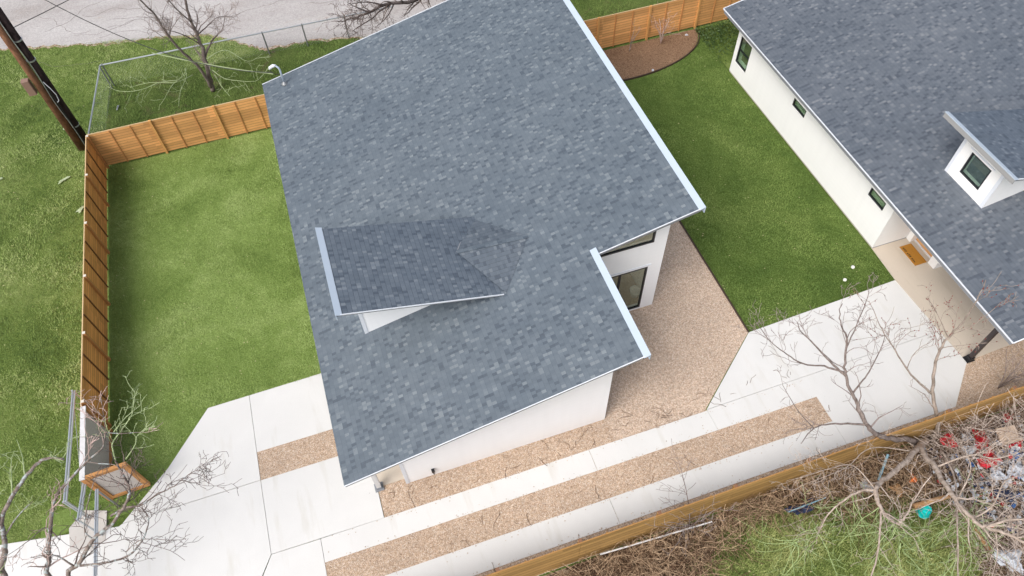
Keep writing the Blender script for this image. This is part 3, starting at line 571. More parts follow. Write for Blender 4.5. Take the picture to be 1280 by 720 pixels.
for z in (.13, 1.76): mb.obox(gp0 + d * .14 + U * z, gp0 + d * (Lg - .14) + U * z, .11, .14)
mb.build('gate_frame', M['gatewood'], T)
MB().obox(gp0 + d * .14 + U * .95, gp0 + d * (Lg - .14) + U * .95, .03, 1.48).build('infill', M['sheet'], T)
MB().obox(gp0 + d * (Lg - .1) + U * 1.0 - nn * .1, gp0 + d * (Lg - .1) + U * 1.12 - nn * .1, .03, .05).build('latch', M['black'], T)
# pipe rails beside the gate
T = thing('pipe_gate', 'long galvanised pipe gate standing left of the grey fence panel', 'gate', at(92, 489, 1.5) * 1)
ra, rb = at(91, 489, 1.5), at(80, 628, 1.5); off = Vector((.075, 0, 0))
MB().tube([ra, rb], .032, 8).build('top_rail', M['galv'], T); MB().tube([ra + off, rb + off], .028, 8).build('back_rail', M['galv'], T)
for p in (ra, rb, rb + off): MB().tube([(p.x, p.y, -.1), (p.x, p.y, 1.56)], .03, 8).build('post', M['galv'], T)
MB().tube([ra * 1, (rb.x, rb.y, .3)], .012, 5).build('brace_rod', M['galvd'], T)
ra2, rb2 = at(105, 600, 1.5), at(97, 650, 1.5)
T = thing('pipe_gate', 'short galvanised pipe gate between gate leaf and concrete footing', 'gate', ra2)
MB().tube([ra2, rb2], .032, 8).build('top_rail', M['galv'], T); MB().tube([ra2 + off, rb2 + off], .028, 8).build('back_rail', M['galv'], T)
for p in (ra2, rb2): MB().tube([(p.x, p.y, -.1), (p.x, p.y, 1.56)], .03, 8).build('post', M['galv'], T)
ra3, rb3 = at(120, 612, 1.5), at(118, 720, 1.5)
T = thing('pipe_gate', 'double steel pipe rail running along over the concrete drive at lower left', 'gate', ra3)
MB().tube([ra3, rb3], .03, 8).build('top_rail', M['galv'], T); MB().tube([ra3 + off * .8, rb3 + off * .8], .024, 8).build('back_rail', M['galv'], T)
for p in (ra3, rb3): MB().tube([(p.x, p.y, -.1), (p.x, p.y, 1.5)], .03, 8).build('post', M['galvd'], T)
# ------------------------------------------------------------------ chain link enclosure
def chain(name, label, a, b, h, posts, rail='galv'):
    a = Vector((*a, 0)); b = Vector((*b, 0)); L = (b - a).length; d = (b - a) / L
    T = thing(name, label, 'fence', a, 'chain link fences')
    MB().tube([a + U * h, b + U * h], .035, 8).build('top_rail', M[rail], T)
    for p in posts: q = a + d * p; MB().tube([q - U * .05, q + U * (h + .06)], .035, 8).build('post', M['galvd'], T)
    mb = MB(); s_ = .14; k = -h
    while k < L:
        for sg in (0, 1):
            p0, p1 = max(k, 0), min(k + h, L)
            z0, z1 = p0 - k, p1 - k
            if sg: z0, z1 = h - z0, h - z1
            mb.tube([a + d * p0 + U * z0, a + d * p1 + U * z1], .0014, 3, cap=False)
        k += s_
    mb.build('wire_mesh', M['mesh'], T)
chain('chain_link_fence', 'short chain link fence side running from cedar corner past the pole', (-10.6, 28.0), (-10.05, 33.45), 1.2, [.3, 5.4])
chain('chain_link_fence', 'long chain link fence with grey top rail behind the bare tree', (-10.05, 33.5), (4.2, 33.2), 1.2, [.1, 7.65, 9.6, 11.7], 'galv')
# ------------------------------------------------------------------ utility pole and wires
T = thing('utility_pole', 'pair of strapped dark and brown timber utility poles behind fence corner', 'utility pole', (-11.3, 29.5, 0))
pa, pb = Vector((-11.15, 29.6, 0)), Vector((-11.4, 29.37, 0))
MB().tube([pa - U * .2, pa + U * 9.5], [.175, .14], 14).build('dark_pole', M['poleD'], T, True); MB().tube([pb - U * .2, pb + U * 7.6], [.165, .13], 14).build('brown_pole', M['poleB'], T, True)
pm_ = (pa + pb) / 2
for z in (1.1, 4.55, 5.5):
    mb = MB(); mb.lathe([(.185, 0), (.185, .05)], pa + U * z, 16); mb.build('strap', M['galv'], T)
fr = Vector((.28, -.62, 0)).normalized()
mb = MB(); pts = []
for k in range(40): z = .1 + k * .19; pts.append(pm_ + fr * .2 + Vector((.03 * math.sin(k * .35), 0, z)))
mb.tube(pts, .018, 6); mb.build('conduit', M['galv'], T, True)
mb = MB(); mb.tube([pm_ + fr * .22 + Vector((.06, 0, z)) for z in (.3, 2.0, 2.6, 3.6)], .03, 6); mb.build('ground_wire', M['black'], T)
mb = MB(); mb.tube([pm_ + fr * .22 + Vector((.05, 0, 2.6)), pm_ + fr * .3 + Vector((.16, 0, 2.75)), pm_ + fr * .32 + Vector((.2, 0, 3.05)), pm_ + fr * .3 + Vector((.14, 0, 3.4)), pm_ + fr * .22 + Vector((.05, 0, 3.7))], .016, 6); mb.build('cable_loop', M['bag'], T)
mb = MB(); mb.box(-11.88, -11.58, 29.15, 29.42, 3.25, 3.95); mb.build('equipment_box', plain('brown_grey_box', (.24, .15, .115), .6), T, bevel=.02)
def cable(a, b, sag, n=24): return [a.lerp(b, k / n) - U * sag * 4 * (k / n) * (1 - k / n) for k in range(n + 1)]
tag(MB().tube(cable(pa + U * 9.3, Vector((-2.05, 26.68, zb + .62)), 1.35), .016, 5).build('service_cable', M['wire']), 'overhead service cable sagging from utility pole to roof mast', 'cable')
tag(MB().tube(cable(Vector((-2.05, 26.66, zb + .55)), at(190, 66, 4.0), .1), .02, 5).build('service_cable', M['wireg']), 'pale green service cable end meeting the white roof mast', 'cable')
tag(MB().tube(cable(pa + U * 6.0, Vector((16, 52, 7.5)), 1.2), .016, 5).build('telephone_cable', M['wire']), 'thin telephone cable from the pole over the pale road', 'cable')
# ------------------------------------------------------------------ trees
def smooth(pts, k=4):
    P = [Vector(p) for p in pts]; out = []
    if len(P) < 3: return P
    for i in range(len(P) - 1):
        p0, p1, p2, p3 = P[max(i - 1, 0)], P[i], P[i + 1], P[min(i + 2, len(P) - 1)]
        for j in range(k):
            s = j / k; out.append(.5 * ((2 * p1) + (p2 - p0) * s + (2 * p0 - 5 * p1 + 4 * p2 - p3) * s * s + (3 * p1 - p0 - 3 * p2 + p3) * s ** 3))
    return out + [P[-1]]
def nsd(r): return 8 if r > .05 else 6 if r > .022 else 4 if r > .011 else 3
def sprout(mb, pts, r0, r1, depth, dens, rd, up=.25, rmin=.0055, span=(.2, 1.), lenf=(.25, .5), spread=.9):
    n = len(pts); L = sum((pts[i + 1] - pts[i]).length for i in range(n - 1))
    rads = [max(rmin, r0 + (r1 - r0) * i / (n - 1)) for i in range(n)]
    mb.tube(pts, rads, nsd(r0), cap=False)
    if depth <= 0: return
    k = max(1, int(dens * L ** .7 + rd.random()))
    for _ in range(k):
        s = rd.uniform(*span); i = min(int(s * (n - 1)), n - 2); p = pts[i].lerp(pts[i + 1], s * (n - 1) - i)
        tg = (pts[i + 1] - pts[i]).normalized(); q = Vector((rd.gauss(0, 1), rd.gauss(0, 1), rd.gauss(0, 1))); q = (q - tg * q.dot(tg)).normalized()
        dd = (tg * .75 + q * spread + U * up).normalized(); ll = L * rd.uniform(*lenf) * (1 - .35 * s) + .12
        m = 6 if depth > 1 else 4; c = [p]; x = dd
        for j in range(m):
            x = (x + Vector((rd.gauss(0, .26), rd.gauss(0, .26), rd.gauss(0, .2) + up * .12))).normalized(); c.append(c[-1] + x * ll / m)
        rr_ = max(rmin, rads[i] * rd.uniform(.35, .6)); sprout(mb, c, rr_, rmin, depth - 1, dens, rd, up, rmin, (.15, 1), lenf, spread)
def tree(name, label, cat, limbs, bk, tw, seed, depth=3, dens=3.2, up=.25, rmin=.0055, group=None, spread=.9, lenf=(.25, .5), twname='twigs', rs=1.):
    # limbs: (points, r0, r1, has_twigs)
    rd = random.Random(seed); T = thing(name, label, cat, (limbs[0][0][0].x, limbs[0][0][0].y, 0), group); tb = MB(); tg_ = MB()
    for pts, r0, r1, hs in limbs:
        r0 *= rs; r1 = max(r1 * rs, rmin)
        S = smooth(pts, 5); S = [p + Vector((rd.gauss(0, 1), rd.gauss(0, 1), rd.gauss(0, 1))) * min(.02, r0 * .18) * (0 < i < len(S) - 1) for i, p in enumerate(S)]
        n = len(S); tb.tube(S, [r0 + (r1 - r0) * i / (n - 1) for i in range(n)], nsd(max(r0, .03)), cap=True)
        if hs:
            one = MB(); sprout(one, S, r1 * .0 + rmin, rmin, depth, dens * hs, rd, up, rmin, (.12, 1.), lenf, spread) if False else None
            k = max(1, int(dens * hs * sum((S[i + 1] - S[i]).length for i in range(n - 1)) ** .8))
            L = sum((S[i + 1] - S[i]).length for i in range(n - 1))
            for _ in range(k):
                s = rd.uniform(.18, 1.) ** .8; i = min(int(s * (n - 1)), n - 2); p = S[i].lerp(S[i + 1], s * (n - 1) - i); t_ = (S[i + 1] - S[i]).normalized()
                q = Vector((rd.gauss(0, 1), rd.gauss(0, 1), rd.gauss(0, 1))); q = (q - t_ * q.dot(t_)).normalized()
                x = (t_ * .8 + q * spread + U * up).normalized(); ll = min(L, 3.) * rd.uniform(*lenf) * (1.05 - .4 * s) + .15; c = [p]
                for j in range(6): x = (x + Vector((rd.gauss(0, .2), rd.gauss(0, .2), rd.gauss(0, .16) + up * .1))).normalized(); c.append(c[-1] + x * ll / 6)
                sprout(tg_, c, max(rmin, (r0 + (r1 - r0) * s) * rd.uniform(.3, .5)), rmin, depth - 1, dens, rd, up, rmin, (.15, 1), lenf, spread)
    tb.build('trunk', M[bk], T, True); tg_.build(twname, M[tw], T); return T
z0 = 1 / 3.2
yk = 31.4
def tn(*p): return [aty(u * z0, v * z0, y) for u, v, y in p]
tree('bare_tree', 'bare grey tree with several stems inside the chain link enclosure', 'tree', [
    (tn((852, 362, 31.4), (838, 310, 31.42), (818, 230, 31.5), (790, 140, 31.7), (765, 90, 31.8), (740, 0, 32.0), (722, -80, 32.2)), .15, .05, 1.),
    (tn((846, 350, 31.4), (800, 275, 31.2), (720, 200, 31.0), (665, 130, 30.9), (620, 60, 30.8), (560, 0, 30.6), (500, -60, 30.4)), .11, .03, 1.2),
    (tn((820, 235, 31.5), (848, 160, 31.7), (888, 120, 31.9), (900, 60, 32.1)), .05, .012, 1.),
    (tn((800, 175, 31.6), (735, 140, 31.2), (690, 125, 30.8), (640, 110, 30.5)), .04, .012, 1.),
    (tn((790, 140, 31.7), (830, 105, 32.2), (870, 70, 32.6), (930, 65, 33)), .05, .012, 1.1),
    (tn((765, 90, 31.8), (700, 30, 31.5), (650, -30, 31.2)), .05, .02, 1.)], 'barkN', 'twigN', 11, 3, 3.6, .3, .0065, rs=.72)
# low pale green shoots at the foot of that tree
limbs = []
for k, pl in enumerate([[(745, 275), (735, 300), (690, 340), (660, 390), (640, 420)], [(740, 275), (745, 310), (720, 370), (715, 425)], [(720, 320), (640, 330), (560, 360), (480, 365), (430, 345)], [(850, 280), (890, 310), (930, 320), (1020, 325), (1060, 290)], [(860, 300), (890, 350), (920, 385)], [(770, 300), (700, 330), (600, 330), (520, 350)], [(820, 240), (900, 200), (990, 245), (1050, 215)]]):
    limbs.append(([at(u * z0, v * z0, .25 + .35 * math.sin(2.5 * j / 4 + .3)) for j, (u, v) in enumerate(pl)], .022, .009, 1.))
tree('low_shoots', 'pale green leafless shoots sprawling over dark grass below the grey tree', 'shrub', limbs, 'twigP', 'twigP', 12, 2, 2.4, .1, .008, lenf=(.15, .35))
# dark overhanging tree at the top
def t8(*p): return [at(400 + u / 8, v / 8, z) for u, v, z in p]
tree('dark_tree', 'dark bare branches reaching over the pale road above the roof edge', 'tree', [
    ([at(560, -75, 0), at(553, -50, 1.8), at(540, -18, 3.0)] + t8((940, 10, 3.3), (650, 45, 3.5), (480, 130, 3.3), (310, 190, 2.9), (215, 220, 2.6)), .17, .015, 1.5),
    (t8((700, 45, 3.4), (600, 110, 3.3), (520, 185, 3.1), (400, 260, 2.8), (330, 310, 2.6)), .06, .012, 1.6),
    (t8((740, 40, 3.4), (680, 150, 3.2), (620, 220, 3.0), (550, 275, 2.8)), .04, .01, 1.2),
    (t8((640, 50, 3.5), (470, 20, 3.9), (300, 40, 4.1)), .05, .012, 1.4),
    (t8((500, 120, 3.3), (380, 80, 3.6), (270, 25, 4.0)), .04, .01, 1.3)], 'barkD', 'twigW', 13, 3, 3.4, .15, .007, rs=.8)
# trees at the lower left, close to the camera
zz = 1 / 2.667
def t3(*p): return [at(u * zz, 450 + v * zz, z) for u, v, z in p]
tree('lichened_tree', 'lichen spotted bare tree with arching limb at far lower left', 'tree', [
    ([at(60, 820, 0), at(30, 770, 1.6)] + t3((12, 720, 2.6), (14, 640, 3.1), (14, 590, 3.4), (0, 545, 3.6)), .13, .09, .2),
    (t3((0, 548, 3.6), (28, 478, 3.9), (72, 408, 4.2), (120, 350, 4.4), (165, 326, 4.5), (212, 332, 4.5)), .085, .05, .9),
    (t3((14, 590, 3.4), (60, 520, 3.6), (110, 470, 3.8)), .04, .01, 1.),
    (t3((14, 590, 3.4), (-20, 480, 4.0), (-40, 380, 4.4)), .06, .02, .8)], 'barkW', 'twigP', 14, 3, 3.0, .12, .006, rs=.68)
tree('lichened_tree', 'grey bare tree whose twigs hang over the grey fence panel', 'tree', [
    ([at(150, 810, 0), at(100, 765, 1.4)] + t3((166, 720, 2.5), (163, 640, 3.0), (168, 535, 3.5), (185, 462, 3.9), (230, 400, 4.3), (290, 338, 4.6), (345, 285, 4.8), (352, 235, 4.9)), .125, .022, .8),
    (t3((352, 240, 4.9), (400, 245, 4.9), (475, 240, 5.0)), .022, .012, .5),
    (t3((352, 240, 4.9), (345, 180, 5.1), (335, 120, 5.2)), .02, .008, 1.6),
    (t3((345, 190, 5.1), (300, 150, 5.2), (275, 125, 5.2)), .02, .008, 1.5),
    (t3((200, 600, 3.2), (150, 560, 3.4), (100, 600, 3.6), (20, 655, 3.7)), .03, .008, 1.2),
    (t3((290, 338, 4.6), (330, 345, 4.8), (385, 350, 4.9), (400, 370, 4.9)), .025, .015, .8)], 'barkW', 'pink', 15, 3, 3.0, .12, .006, rs=.66)
tree('forked_tree', 'forked brown tree spreading bare twigs over the concrete at lower left', 'tree', [
    ([at(190, 830, 0), at(125, 770, 1.5)] + t3((230, 718, 2.4), (262, 680, 2.9), (310, 598, 3.5), (370, 548, 3.8), (420, 480, 4.2), (430, 430, 4.5), (405, 372, 4.8), (385, 335, 5.0)), .11, .03, .7),
    (t3((370, 520, 3.9), (420, 492, 4.1), (470, 485, 4.2), (520, 450, 4.4), (580, 420, 4.6), (640, 375, 4.8), (690, 362, 4.9)), .05, .01, 1.3),
    (t3((262, 685, 2.9), (350, 675, 3.3), (430, 650, 3.6), (480, 590, 3.9), (495, 530, 4.1), (470, 490, 4.2)), .055, .012, 1.3),
    (t3((310, 598, 3.5), (280, 560, 3.7), (300, 450, 4.2), (320, 390, 4.5)), .035, .01, 1.),
    (t3((420, 640, 3.6), (470, 600, 4.0), (560, 600, 4.2)), .025, .008, 1.2),
    (t3((250, 690, 2.8), (180, 650, 3.2), (100, 660, 3.5)), .04, .01, 1.2)], 'barkW', 'twigW', 16, 3, 3.4, .12, .006, rs=.68)
tree('green_shoots', 'pale green twigs spreading over the lawn beside the open gate', 'shrub', [
    (t3((385, 335, 4.2), (375, 280, 4.3), (400, 240, 4.5), (440, 180, 4.7), (450, 100, 4.9)), .022, .008, 1.5),
    (t3((380, 240, 4.4), (420, 190, 4.6), (470, 150, 4.8)), .018, .008, 1.5), (t3((420, 330, 4.4), (450, 285, 4.6), (460, 250, 4.7), (520, 200, 4.8)), .018, .008, 1.4)], 'twigP', 'twigP', 17, 2, 3.6, .15, .0065)
# trees of the vacant lot, right
zr = 1 / 3.048
def t5(*p): return [at(860 + u * zr, 340 + v * zr, z) for u, v, z in p]
g45 = 1 / 4.5
def t4(*p): return [at(1000 + u * g45, 560 + v * g45, z) for u, v, z in p]
tree('leaning_tree', 'bare tree leaning over the golden fence above the pale apron', 'tree', [
    ([at(1148, 556, 0), at(1143, 551, .7), at(1122, 549, 1.4), at(1101, 545, 1.9), at(1087, 536, 2.3)] + t5((655, 530, 2.7), (640, 490, 2.9), (605, 412, 3.4), (597, 350, 3.7), (602, 250, 4.2), (580, 190, 4.5), (588, 120, 4.8)), .13, .014, .8),
    (t5((604, 400, 3.4), (540, 340, 3.7), (480, 275, 4.0), (430, 225, 4.3), (415, 190, 4.5)), .05, .01, 1.2),
    (t5((595, 382, 3.5), (520, 360, 3.6), (440, 350, 3.8), (380, 315, 4.0), (310, 260, 4.3), (245, 165, 4.6)), .04, .009, 1.),
    (t5((628, 462, 3.08), (655, 425, 3.3), (690, 380, 3.5), (740, 280, 4.0), (750, 240, 4.2)), .04, .01, 1.2),
    (t5((672, 582, 2.5), (560, 578, 2.7), (480, 595, 2.8), (430, 655, 2.8)), .045, .012, 1.2),
    (t5((600, 300, 4.0), (630, 230, 4.3), (680, 110, 4.8), (690, 60, 5.0)), .03, .009, 1.1),
    (t5((480, 595, 2.8), (420, 530, 3.1), (360, 430, 3.5)), .02, .008, 1.)], 'barkN', 'twigN', 18, 3, 2.8, .3, .0058, rs=.78)
tree('budding_tree', 'slender tan tree with red buds reaching towards the porch post', 'tree', [
    ([at(1165, 553, 0), at(1172, 535, .9)] + t5((950, 560, 1.3), (935, 480, 1.9), (935, 400, 2.5), (955, 310, 3.1), (990, 250, 3.5), (1050, 190, 3.9), (1100, 110, 4.4), (1135, 30, 4.9)), .1, .012, .9),
    (t5((930, 465, 2.0), (850, 390, 2.6), (790, 300, 3.2), (740, 220, 3.7), (690, 110, 4.3)), .05, .01, 1.1),
    (t5((990, 250, 3.5), (960, 180, 3.9), (915, 100, 4.3)), .025, .008, 1.2),
    (t5((1000, 240, 3.5), (1090, 200, 3.9), (1200, 110, 4.5)), .025, .008, 1.1)], 'barkM', 'twigM', 19, 3, 2.8, .35, .0058, rs=.78)
rd = random.Random(4); mb = MB()
tv = [v_.co.copy() for o_ in bpy.data.objects['budding_tree'].children if o_.name.startswith('twigs') for v_ in o_.data.vertices if v_.co.z > 2.3]
for p in rd.sample(tv, min(170, len(tv))): mb.lathe([(.004, -.028), (.016, 0), (.004, .028)], p, 5)
bo = mb.build('buds', M['bud']); bo['kind'] = 'stuff'; bo.parent = bpy.data.objects['budding_tree']; bo.matrix_parent_inverse = Matrix.Translation(-Vector(bpy.data.objects['budding_tree'].location)); bo.name = 'buds'
tree('fallen_tree', 'pale sprawling tree with drooping limbs across the vacant lot', 'tree', [
    ([at(1160, 548, 0), at(1150, 556, .8)] + t4((640, 30, 1.4), (560, 110, 1.9), (470, 180, 2.3), (425, 228, 2.5), (430, 285, 2.5), (460, 350, 2.4), (520, 410, 2.3), (570, 415, 2.3), (600, 370, 2.4), (650, 280, 2.5), (740, 150, 2.8)), .14, .02, .8),
    ([at(1158, 548, .2)] + t4((690, 20, 1.2), (760, 110, 1.8), (830, 230, 2.3), (900, 330, 2.6), (980, 410, 2.8), (1060, 450, 3.0), (1150, 480, 3.2), (1280, 535, 3.4)), .135, .05, 1.),
    (t4((800, 20, 1.2), (860, 140, 1.6), (880, 250, 2.0), (885, 480, 2.2), (890, 760, 2.3)), .05, .03, .7),
    (t4((1050, 445, 3.0), (1150, 410, 3.3), (1280, 400, 3.6)), .06, .03, 1.2),
    (t4((425, 235, 2.5), (330, 245, 2.5), (240, 300, 2.4), (170, 360, 2.2), (120, 440, 1.9), (90, 540, 1.6)), .06, .015, 1.2),
    (t4((455, 350, 2.4), (450, 470, 2.3), (430, 620, 2.1), (385, 760, 1.9)), .045, .03, .8),
    (t4((640, 20, 1.3), (400, 0, 1.9), (260, 110, 2.2), (60, 190, 2.3)), .03, .01, 1.4),
    (t4((420, 230, 2.5), (300, 100, 2.8), (150, 120, 3.0), (0, 170, 3.1)), .03, .01, 1.4),
    (t4((880, 300, 2.4), (960, 120, 2.8), (920, 0, 3.1)), .04, .012, 1.3), (t4((960, 400, 2.7), (1080, 330, 3.0), (1150, 190, 3.4), (1260, 150, 3.6)), .045, .012, 1.4),
    (t4((1100, 460, 3.1), (1110, 600, 3.0), (1080, 720, 2.9)), .03, .012, 1.2), (t4((760, 110, 1.8), (960, 40, 2.4), (1100, 60, 2.8), (1240, 20, 3.1)), .045, .012, 1.4)], 'barkE', 'twigE', 20, 3, 3., .05, .0045, rs=.68)
limbs = []
rg = random.Random(9)
arcs = [[(330, 245), (240, 300), (170, 360), (120, 440), (90, 540)], [(430, 285), (460, 350), (520, 410), (570, 415)], [(455, 350), (450, 470), (430, 620)], [(900, 330), (940, 390), (1000, 425)], [(520, 410), (560, 520), (600, 640)], [(170, 360), (60, 470), (-60, 560)], [(880, 300), (885, 480), (888, 620)]]
for k in range(95):
    A_ = rg.choice(arcs); q = rg.random() * (len(A_) - 1.001); i_ = int(q); f_ = q - i_
    u = A_[i_][0] + (A_[i_ + 1][0] - A_[i_][0]) * f_; v = A_[i_][1] + (A_[i_ + 1][1] - A_[i_][1]) * f_
    a = rg.uniform(.2, 2.9); L = rg.uniform(90, 330); p = [(u, v, 2.1)]; tu, tv = u, v; da = rg.gauss(0, .18)
    for j in range(1, 6):
        a += da + rg.gauss(0, .16); tu += math.cos(a) * L / 5; tv += math.sin(a) * L / 5; p.append((tu, tv, max(.3, 2.1 - .3 * j + rg.gauss(0, .05))))
    limbs.append((t4(*p), rg.uniform(.008, .015), .0055, 1.))
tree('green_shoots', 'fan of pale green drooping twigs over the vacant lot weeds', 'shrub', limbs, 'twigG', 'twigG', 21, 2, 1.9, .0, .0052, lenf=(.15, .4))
# broken logs
for nm, lb_, a, b, r in (('log', 'broken tan log lying beside the teal bucket', at(1142, 633, .35), at(1188, 620, .5), .085), ('log', 'split orange brown log lying below the trash heap', at(1198, 634, .4), at(1237, 688, .25), .07)):
    tag(MB().tube([a, a.lerp(b, .5) + U * .04, b], [r, r * .95, r * .8], 9).build(nm, M['log'], smooth=False), lb_, 'log')
# shrub twigs in front of the back fence and small saplings
def sapling(name, label, base, h, bk, seed, n_=5, lean=.35, rm=.006, dens=3., cat='sapling', group=None):
    rd = random.Random(seed); L = []
    for k in range(n_):
        a = rd.uniform(0, 6.28); ln = rd.uniform(.1, lean) * h; L.append(([base, base + Vector((math.cos(a) * ln * .3, math.sin(a) * ln * .3, h * .45)), base + Vector((math.cos(a) * ln, math.sin(a) * ln, h * rd.uniform(.75, 1.)))], .02, .007, 1.))
    return tree(name, label, cat, L, bk, bk, seed, 2, dens, .25, rm, group)
sapling('bare_shrub', 'bare pinkish shrub against the back cedar fence above the mulch', Vector((16.3, 27.2, 0)), 1.6, 'pink', 31, 6, .8, .0045, 3, 'shrub')
sapling('sapling', 'bare grey sapling left in the mulch bed by back fence', Vector((14.6, 27.2, 0)), 1.5, 'twigN', 32, 2, .5, .005, 2)
sapling('sapling', 'thin bare sapling growing against the middle of golden fence', Vector((6.8, 5.0, 0)), 2.6, 'twigN', 33, 4, .6, .006)
sapling('bare_shrub', 'bare shrub in the gravel below the right porch', Vector((18.9, 5.9, 0)), 1.7, 'twigN', 34, 6, .6, .006, 3, 'shrub')
# ------------------------------------------------------------------ dry brush, leaf litter
def brushpile(name, label, spots, n_, m, seed, L=(.4, 1.2), zmax=.9, curl=.5, r=(.004, .009)):
    rd = random.Random(seed); mb = MB()
    for _ in range(n_):
        (x0, x1, y0, y1, hz) = rd.choice(spots); p = Vector((rd.uniform(x0, x1), rd.uniform(y0, y1), rd.random() ** 1.6 * hz)); a = rd.uniform(0, 6.28); d = Vector((math.cos(a), math.sin(a), rd.gauss(.1, .35))).normalized(); pts = [p]; ll = rd.uniform(*L); k = Vector((rd.gauss(0, curl), rd.gauss(0, curl), rd.gauss(-.1, curl * .6)))
        for j in range(6): d = (d + k * .3).normalized(); q = pts[-1] + d * ll / 6; q.z = max(q.z, .0); q.y = min(q.y, 5.12 if q.z < 1.8 else 9); pts.append(q)
        mb.tube(pts, rd.uniform(*r), 3, cap=False)
    o = mb.build(name, m); o['kind'] = 'stuff'; tag(o, label, 'brush'); return o
sp = [(2.5, 5.5, 4.0, 5.05, .7), (4.5, 8, 3.9, 5.05, .9), (4.6, 7., 2.6, 4.6, .5), (8, 11, 4.5, 5.1, .8), (10.5, 14.5, 4.2, 5.1, .9), (11.5, 14.5, 3.3, 4.6, .5)]
brushpile('dry_brush', 'tangled tan dry vines heaped along the golden fence', sp, 2300, M['brush'], 41, (.3, 1.0), .9, .75, (.0035, .008))
brushpile('dark_brush', 'darker dead stems beneath the tan vines', [(a, b, c_, d_, h * .5) for a, b, c_, d_, h in sp], 1500, M['brushd'], 42)
sp2 = [(14.3, 19, .5, 4.9, .7), (15, 20, 3.9, 5.05, 1.3), (14.5, 17.5, -1, 2.5, .6)]
brushpile('pale_brush', 'pale bare twigs tangled over the trash heap', [(a, b, c_, d_, h + .45) for a, b, c_, d_, h in sp2], 1500, M['twigE'], 43, (.5, 1.6), 1., .35, (.004, .009))
brushpile('dark_brush', 'dead brown stems under the trash heap', sp2, 900, M['brushd'], 44)
rd = random.Random(2); mb = MB()
for _ in range(90):       # fallen twigs on the gravel and drive edges
    x = rd.uniform(-1.8, 13); y = rd.choice([rd.uniform(6.85, 7.5), rd.uniform(8.55, 9.15), rd.uniform(8.55, 9.1), rd.uniform(5.35, 5.65)]); a = rd.uniform(0, 6.28); pts = [Vector((x, y, .0))]; l = rd.uniform(.03, .14)
    for j in range(4): a += rd.gauss(0, .5); pts.append(pts[-1] + Vector((math.cos(a) * l, math.sin(a) * l, rd.uniform(-.005, .012))))
    mb.tube(pts, .007, 3, cap=False)
o = mb.build('fallen_twigs', M['brushd']); o['kind'] = 'stuff'; tag(o, 'small dark fallen twigs scattered on the gravel', 'twigs')
# ------------------------------------------------------------------ trash
def crumple(name, label, cat, p, sx, sy, h, m, seed, rot=0., group='trash in the vacant lot', parent=None):
    rd = np.random.default_rng(seed); n_ = 13; sx *= .68; sy *= .68; g = np.linspace(-1, 1, n_); mb = MB(); V = []
    ph = rd.uniform(0, 6.3, 8); fr_ = rd.uniform(2, 6, 8)
    for i, a in enumerate(g):
        for j, b in enumerate(g):
            r = 1 + .22 * math.sin(3 * math.atan2(b, a) + ph[0]) + .1 * rd.normal()
            z = h * (.35 + .25 * math.sin(fr_[0] * a + ph[1]) + .25 * math.sin(fr_[1] * b + fr_[2] * a + ph[2]) + .16 * rd.normal()) * max(0, 1.05 - max(abs(a), abs(b)) ** 2)
            x, y = a * sx * r, b * sy * r; V.append((p[0] + x * math.cos(rot) - y * math.sin(rot), p[1] + x * math.sin(rot) + y * math.cos(rot), p[2] + max(z, 0.0)))
    fs = [(i * n_ + j, (i + 1) * n_ + j, (i + 1) * n_ + j + 1, i * n_ + j + 1) for i in range(n_ - 1) for j in range(n_ - 1)]
    mb.add(V, fs); o = mb.build(name, m); md = o.modifiers.new('thick', 'SOLIDIFY'); md.thickness = .012; return tag(o, label, cat, group)
T_ = [('red_cloth', 'bright red cloth left of the brown cardboard', 'cloth', 1185, 552, .28, .3, .35, 'red'), ('red_cloth', 'large red cloth tucked under the brown cardboard', 'cloth', 1226, 551, .42, .3, .4, 'red'),
      ('red_cloth', 'red striped cloth below the other red cloths', 'cloth', 1236, 575, .3, .48, .3, 'red'), ('red_cloth', 'red cloth right below the cardboard sheet', 'cloth', 1267, 553, .25, .25, .35, 'red'), ('red_cloth', 'small red rag behind the cardboard by the fence', 'cloth', 1258, 523, .2, .16, .3, 'red'),
      ('plastic_bag', 'white plastic bag left of the red cloths', 'bag', 1209, 546, .2, .22, .3, 'bag'), ('plastic_bag', 'white plastic bag below the leftmost bag', 'bag', 1212, 563, .25, .25, .3, 'bag'), ('plastic_bag', 'white and blue bag at the lower middle of the heap', 'bag', 1247, 594, .3, .25, .3, 'bag'),
      ('plastic_bag', 'large pale bag at right of the heap by frame edge', 'bag', 1272, 590, .35, .4, .35, 'bag'), ('plastic_bag', 'pale grey bag over the weeds near the left limb', 'bag', 1083, 608, .3, .22, .3, 'greyp'), ('plastic_bag', 'white crumpled sheet at lower right corner', 'bag', 1262, 700, .5, .4, .25, 'bag'),
      ('blue_scrap', 'blue plastic scrap right of the red cloths', 'scrap', 1270, 570, .26, .14, .2, 'blue'), ('blue_scrap', 'small blue plastic scrap among the white bags', 'scrap', 1214, 581, .12, .1, .15, 'blue'), ('navy_cloth', 'dark navy cloth on the lower heap', 'cloth', 1256, 618, .35, .25, .25, 'navy'),
      ('navy_cloth', 'dark blue cloth lying in brush by the green weeds', 'cloth', 1003, 634, .6, .22, .2, 'navy'), ('orange_plastic', 'orange plastic piece in brush above the teal bucket', 'scrap', 1141, 598, .2, .12, .2, 'orange'), ('rusty_scrap', 'rust orange sheet in brush left of the orange piece', 'scrap', 1122, 612, .25, .22, .2, 'log')]
for i, (nm, lb_, ct_, u, v, sx, sy, h, m) in enumerate(T_): p = at(u, v, .45 if u > 1180 else .3); crumple(nm, lb_, ct_, p, sx, sy, h, M[m], 50 + i, i * .9)
